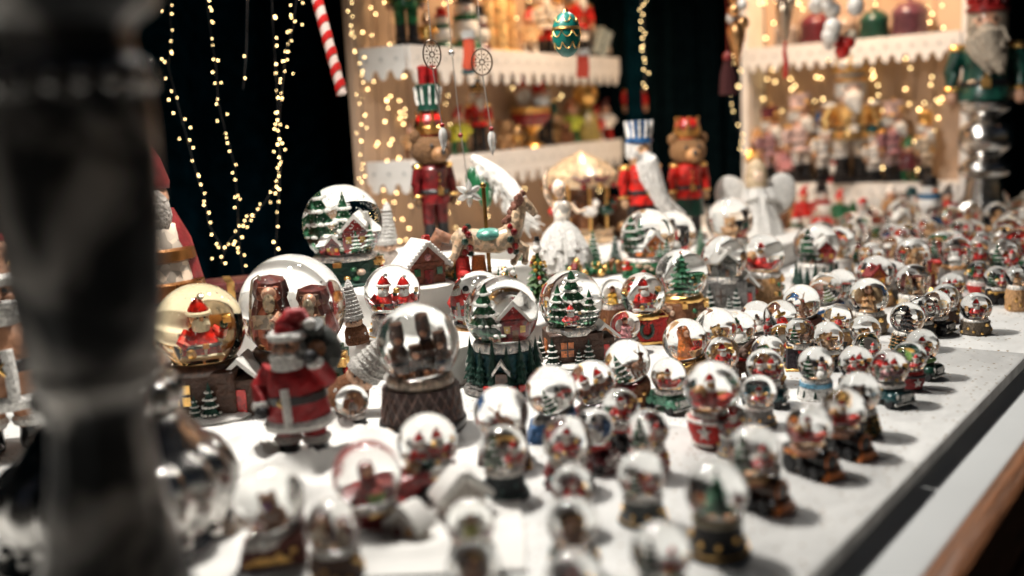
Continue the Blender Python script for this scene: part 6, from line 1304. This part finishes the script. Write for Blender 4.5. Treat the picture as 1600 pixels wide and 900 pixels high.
# ---------------------------------------------------------------- hanging things
def hang(name, label, cat, px, py, Z, rot=0):
    return thing(name, label, cat, at(px, py, Z), R(rot), Z / FPX)          # one unit = one photo pixel at that depth
e = hang('candy_cane', 'red and white striped candy stick hanging before the black curtain', 'ornament', 527, 150, 1.75)
P0, P1 = Vector((8, 0, 0)), Vector((-20, 0, 150))
q = MB(); q.tube([P0.lerp(P1, t) for t in (0, 0.02, 0.5, 1.0, 1.6)], [4, 8.0, 8.4, 8.8, 9.2], 20); st = part(e, 'stick', q, (0.52, 0.42, 0.38), PAINT)
ax = (P1 - P0).normalized(); Mx = ax.to_track_quat('Z', 'Y').to_matrix().to_4x4()
for i in range(10):
    z0 = 8 + i * 25; q = MB(); vs_, fs = [], []
    for (dz, rr_) in ((0, 7.6), (0, 9.3), (11, 9.3), (11, 7.6)):
        for k in range(20):
            a = k / 20 * 2 * math.pi; vs_.append(P0 + Mx.to_3x3() @ Vector((rr_ * math.cos(a), rr_ * math.sin(a), z0 + dz + 7 * math.sin(a + 0.6))))
    for j in range(3):
        for k in range(20): fs.append((j * 20 + k, j * 20 + (k + 1) % 20, (j + 1) * 20 + (k + 1) % 20, (j + 1) * 20 + k))
    q.add(vs_, fs); put('red_stripe', q, PAINT, st, (0.36, 0.012, 0.012))
def chain(e, pts, n_, r, c=SILV):
    q = MB(); pts = [Vector(p) for p in pts]; tot = [(pts[i + 1] - pts[i]).length for i in range(len(pts) - 1)]
    for i in range(len(pts) - 1):
        k = max(1, int(n_ * tot[i] / sum(tot)))
        for j in range(k): q.sph(pts[i].lerp(pts[i + 1], j / k), r, 5)
    put('chain', q, METAL, e, c, kind='stuff')
def dreamcatcher(px, py, Z, w, h, cpx, label, yaw):
    e = hang('dreamcatcher', label, 'ornament', px, py, Z)
    chain(e, [(0, 0, h + 3), (-4, 0, 260)], 60, 1.5)
    q = MB(); M = RZ(R(yaw)) @ RX(R(90)); q.tube([M @ Vector((w * math.cos(a), h * math.sin(a), 0)) for a in [i * math.pi / 16 for i in range(32)]], 1.3, 6, True); hp = part(e, 'hoop', q, (0.25, 0.2, 0.16), METAL)
    for i in range(8):
        a = i * math.pi / 4; q = MB(); q.tube([M @ Vector((3 * math.cos(a), 3 * math.sin(a), 0)), M @ Vector((w * math.cos(a), h * math.sin(a), 0))], 0.55, 4); put('spoke', q, METAL, hp, (0.25, 0.2, 0.16))
        q = MB(); q.sph(M @ Vector((0.62 * w * math.cos(a + 0.4), 0.62 * h * math.sin(a + 0.4), 0)), 1.6, 6); put('bead', q, METAL, hp, (0.3, 0.25, 0.2))
    q = MB(); q.ring((0, 0, 0), 4, 1.2, 12, 5, M); put('hub', q, METAL, hp, (0.25, 0.2, 0.16))
    chain(e, [(0, 0, -h - 1), cpx], 45, 1.4); c = Vector(cpx)
    q = MB(); q.sph(c + Vector((0, 0, 2)), 4.2, 8); part(e, 'red_bead', q, DKRED)
    q = MB(); q.lathe([(0, -40), (4.5, -30), (7.5, -15), (6, -6), (2, 0)], 7, Matrix.Translation(c), smooth=False); part(e, 'crystal', q, (1, 1, 1), CRYSTAL)
dreamcatcher(675, 85, 1.52, 14, 22, (9, 0, -112), 'dark round dreamcatcher pendant with clear crystal, left of the two', 15)
dreamcatcher(753, 97, 1.58, 16, 20, (9, 0, -106), 'pale round dreamcatcher pendant with clear crystal, right of the two', 0)
e = hang('crystal_star', 'clear crystal star hanging on a beaded chain between the two dreamcatchers', 'ornament', 733, 302, 1.60)
chain(e, [(-1, 0, 16), (-8, 0, 100), (-14, 0, 220), (-18, 0, 420)], 130, 1.4)
for i in range(6):
    a = i * math.pi / 3; q = MB(); q.lathe([(0, 0), (5.5, 6), (4.5, 15), (0, 23)], 6, RY(a), smooth=False); part(e, 'ray', q, (1, 1, 1), CRYSTAL)
for (z, r) in ((90, 4.2), (215, 5)):
    q = MB(); q.sph((-8 - (z - 90) * 0.05, 0, z), r, 8); part(e, 'bead', q, DKRED if z < 100 else SILV, PAINT if z < 100 else METAL)
e = hang('egg_ornament', 'teal egg ornament with gold bands hanging before the upper shelf', 'ornament', 885, 54, 1.55)
egg = [(0, -35), (9, -32.5), (16, -25), (21, -12), (22.5, 2), (20, 17), (14, 28), (7, 33.5), (0, 35)]
q = MB(); q.lathe(smooth_prof(egg), 32); part(e, 'egg', q, (0.005, 0.16, 0.13), PAINT)
for (z, r, t) in ((8, 22.3, 1.6), (10.5, 21.9, 0.9)):
    q = MB(); q.ring((0, 0, z), r, t, 32, 6); part(e, 'gold_band', q, GOLD)
EP = sorted(smooth_prof(egg, 6), key=lambda t_: t_[1])
def egg_r(z):
    for (r0, z0), (r1, z1) in zip(EP, EP[1:]):
        if z0 <= z <= z1: return r0 + (r1 - r0) * (z - z0) / max(1e-6, z1 - z0)
    return 0
for i in range(8):
    a0 = i * math.pi / 4
    for (zc, dz) in ((6, -10), (-12, -10), (27, -9)):
        q = MB(); q.tube([((egg_r(zc + dz * (1 - t * t)) + 0.3) * math.cos(a0 + t * 0.39), (egg_r(zc + dz * (1 - t * t)) + 0.3) * math.sin(a0 + t * 0.39), zc + dz * (1 - t * t)) for t in [k / 4 - 1 for k in range(9)]], 0.75, 5); part(e, 'gold_swag', q, GOLD)
q = MB(); q.cone((0, 0, 33), 6, 4, 5, 12); q.tube([(0, 0, 38), (0, 0, 200)], 0.6, 4); part(e, 'cap', q, GOLD)
e = hang('stocking', 'bright red-orange stocking hanging under the upper shelf behind the dreamcatchers', 'ornament', 733, 112, 2.12)
q = MB(); q.tube([(2, 0, 52), (2, 0, 25), (0, 0, 8), (-4, -1, 2)], [9, 10, 11, 8], 12); part(e, 'stocking', q, (0.6, 0.07, 0.02), MATTE); q = MB(); q.lathe([(0, 50), (11, 50), (11, 62), (0, 62)], 12, TR(2, 0, 0)); part(e, 'cuff', q, WHT, WOOLM); q = MB(); q.sph((-1, -2, 0), 9, 8, (1.3, 1, 0.5)); part(e, 'toe', q, TEAL, MATTE)
e = hang('stocking', 'red stocking hanging from the right end of the upper shelf', 'ornament', 910, 126, 2.5)
q = MB(); q.tube([(2, 0, 40), (2, 0, 20), (0, 0, 5)], [9, 10, 10], 12); part(e, 'stocking', q, (0.6, 0.05, 0.02), MATTE); q = MB(); q.lathe([(0, 38), (11, 38), (11, 48), (0, 48)], 12, TR(2, 0, 0)); part(e, 'cuff', q, WHT, WOOLM)
def icicle(px, py, Z, label, c1, c2, hpx):
    e = hang('glass_drop', label, 'ornament', px, py, Z)
    q = MB(); q.lathe(smooth_prof([(0, 0), (3, 6), (9, 28), (14, 50), (12, 62), (5, 70)]), 14, smooth=False); part(e, 'drop', q, c1, METAL)
    for i in range(6):
        a = i; q = MB(); q.sph((9 * math.cos(a * 2), 9 * math.sin(a * 2), 66 + 9 * i), 11 - i * 0.8, 9); part(e, 'bead', q, c2 if i % 2 else c1, PAINT if i % 2 else METAL)
    q = MB(); q.tube([(0, 0, 110), (0, 0, hpx)], 0.8, 4); part(e, 'thread', q, DKBRN)
icicle(1152, 104, 2.35, 'gold pointed glass drop hanging at the left of the far shelf', (0.8, 0.45, 0.2), WHT, 220)
icicle(1226, 70, 2.4, 'white and gold glass drop with red ribbon, middle of the hanging ones', (0.75, 0.6, 0.45), (0.75, 0.7, 0.65), 200)
e = hang('ribbon', 'red ribbon dangling below the white and gold glass drop', 'ribbon', 1227, 122, 2.4); q = MB(); q.tube([(0, 0, 0), (2, 0, 20), (-1, 0, 40), (1, 0, 56)], [3.5, 4, 3, 2], 8); part(e, 'band', q, RED, MATTE)
e = hang('tassel', 'dark red tassel hanging left of the gold glass drop', 'ornament', 1138, 148, 2.4)
q = MB(); q.lathe([(0, 0), (13, 0), (11, 30), (6, 52), (0, 55)], 18, mod=lambda r, z, a: r * (1 + 0.08 * math.cos(9 * a))); part(e, 'fringe', q, (0.09, 0.012, 0.014), WOOLM); q = MB(); q.sph((0, 0, 58), 8, 10); q.tube([(0, 0, 60), (0, 0, 220)], 0.8, 4); part(e, 'knot', q, DKRED)
e = hang('ornament_cluster', 'cluster of glossy white glass figures hanging at the upper right', 'ornament', 1303, 30, 2.35)
rr = random.Random(14)
for i in range(18):
    q = MB(); q.sph((rr.uniform(-32, 34), rr.uniform(-15, 15), rr.uniform(-48, 60)), rr.uniform(8, 14), 12, (1, 1, rr.uniform(0.8, 1.4))); part(e, 'glass_figure', q, (WHT, WHT, WHT, (0.8, 0.7, 0.55), RED)[i % 5], PAINT)
for x in (-25, 0, 25):
    q = MB(); q.tube([(x, 0, 20), (x * 0.7, 0, 260)], 0.8, 4); part(e, 'thread', q, DKBRN)

# ---------------------------------------------------------------- fairy lights
q = MB(); q.sph((0, 0, 0), 1, 8); BULB_ME = q.data('bulb'); BULB_ME.materials.append(BULB)
def string(label, pts, n_, jit=0.008, r=0.0016, seed=0, grp='strings of fairy lights'):
    rr = random.Random(seed); pts = [Vector(p) for p in pts]; loc = pts[0]
    e = thing('fairy_lights', label, 'fairy lights', loc, 0, 1.0, grp)
    q = MB(); q.tube([p - loc for p in pts], 0.0008, 5); put('wire', q, PAINT, e, BLK)
    L = [(pts[i + 1] - pts[i]).length for i in range(len(pts) - 1)]; T = sum(L)
    for k in range(n_):
        s = T * (k + rr.uniform(0.1, 0.9)) / n_; i = 0
        while i < len(L) - 1 and s > L[i]: s -= L[i]; i += 1
        p = pts[i].lerp(pts[i + 1], min(1, s / L[i])) + Vector((rr.gauss(0, jit), rr.gauss(0, jit), rr.gauss(0, jit)))
        put('bulb', BULB_ME, BULB, e, (1, 1, 1), Matrix.Translation(p - loc) @ SC(r * rr.uniform(0.8, 1.15)))
ZS = 1.86
PX = lambda L, Z=ZS: [at(x, y, Z) for (x, y) in L]
string('fairy light strand hanging nearest the dark post', PX([(262, -40), (266, 22), (268, 60), (263, 105), (275, 150), (285, 190), (300, 245), (308, 275), (320, 310), (326, 350), (350, 392)]), 34, 0.006, 0.0013, seed=1)
string('fairy light strand hanging second from the dark post', PX([(318, -40), (324, 10), (330, 55), (338, 110), (341, 160), (355, 215), (367, 260), (371, 320), (373, 370), (380, 430)]), 36, 0.006, 0.0013, seed=2)
string('sparse fairy light strand of widely spaced bulbs left of the dense strand', PX([(388, -60), (386, 30), (385, 80), (380, 140)]), 4, 0.002, seed=3)
string('dense fairy light strand curving left towards the largest globe', PX([(466, -40), (462, 10), (458, 45), (447, 80), (443, 120), (438, 165), (435, 220), (440, 255), (430, 290), (412, 318), (392, 342), (378, 352), (356, 380), (345, 412)]), 64, 0.006, 0.0013, seed=4)
string('short fairy light strand hanging straight down above the largest globe', PX([(424, -30), (426, 30), (430, 100), (436, 200), (438, 260), (436, 300), (433, 345), (430, 400)]), 22, 0.004, seed=5)
string('fairy light strand hanging right of the candy stick', PX([(546, -30), (550, 40), (555, 70), (562, 100), (565, 150), (567, 200), (565, 260), (575, 305)], 2.15), 34, 0.007, 0.0014, seed=6)
string('fairy light strand on the dark post between the two shelves', PX([(1001, -40), (1003, 10), (1005, 45), (1006, 80), (1008, 110), (1008, 146)], 2.45), 22, 0.006, seed=7)
string('fairy light strand at the left edge of the far shelf', PX([(1152, -40), (1150, 60), (1142, 110), (1142, 145), (1144, 175), (1156, 210), (1160, 250)], 2.7), 18, 0.008, seed=8)
LP = lambda L: [onplane(x, y, v=0.108, frame=1) for (x, y) in L]
WHERE = ['leftmost of those on the left shelf', 'second of those on the left shelf', 'beside the bear nutcracker hat', 'behind the dreamcatchers', 'behind the crystal star', 'behind the goblet', 'behind the golden teddy', 'rightmost of those on the left shelf']
for i, L in enumerate(([(583, -30), (580, 60), (588, 160), (592, 260), (600, 380)], [(612, -20), (608, 50), (622, 130), (612, 190), (618, 300), (606, 390)], [(640, -20), (632, 90), (640, 180), (628, 240), (645, 330), (620, 400)], [(700, -20), (690, 100), (705, 180), (700, 280), (720, 380)], [(748, -10), (742, 120), (760, 200), (740, 300), (790, 400)], [(812, -20), (806, 110), (820, 200), (808, 300), (830, 380)], [(868, -20), (880, 120), (862, 210), (890, 300), (870, 400)], [(925, -20), (930, 110), (912, 180), (940, 250), (930, 340)])):
    string('warm fairy light string on cream planks, ' + WHERE[i], LP(L), 24, 0.014, 0.0021, 20 + i)
RP = lambda L: [onplane(x, y, u=UR + 0.115) for (x, y) in L]
WHERE = ['leftmost of those on the far shelf', 'second of those on the far shelf', 'third of those on the far shelf', 'fourth of those on the far shelf', 'just left of the gold nutcracker', 'just right of the gold nutcracker', 'second from the right on the far shelf', 'rightmost of those on the far shelf']
for i, L in enumerate(([(1168, -20), (1172, 110), (1165, 200), (1175, 290)], [(1192, -30), (1196, 60), (1190, 130), (1205, 200), (1200, 300)], [(1216, -20), (1212, 100), (1226, 170), (1218, 300)], [(1246, -10), (1240, 110), (1256, 190), (1240, 300)], [(1292, -10), (1280, 120), (1296, 210), (1290, 300)], [(1372, -10), (1366, 80), (1376, 180), (1364, 290)], [(1432, 10), (1434, 90), (1428, 160), (1440, 220), (1434, 290)], [(1460, 0), (1466, 60), (1458, 120), (1464, 200), (1455, 280)])):
    string('warm fairy light string at the far right, ' + WHERE[i], RP(L), 30, 0.018, 0.0027, 40 + i)
# shelf lamps above the frame
stall_lamp(tuple(C2 + U2 * 0.55 - V2 * 0.24 + Vector((0, 0, 1.02))), 19, (1.0, 0.66, 0.38), 0.04, C2 + U2 * 0.6 + V2 * 0.08 + Vector((0, 0, 0.42)), 'dark lamp hanging above the left shelf unit')
stall_lamp(tuple(tp(1.86, 0.72, 1.0)), 17, (1.0, 0.64, 0.36), 0.04, tp(2.2, 0.74, 0.4), 'dark lamp hanging above the far right shelf unit')
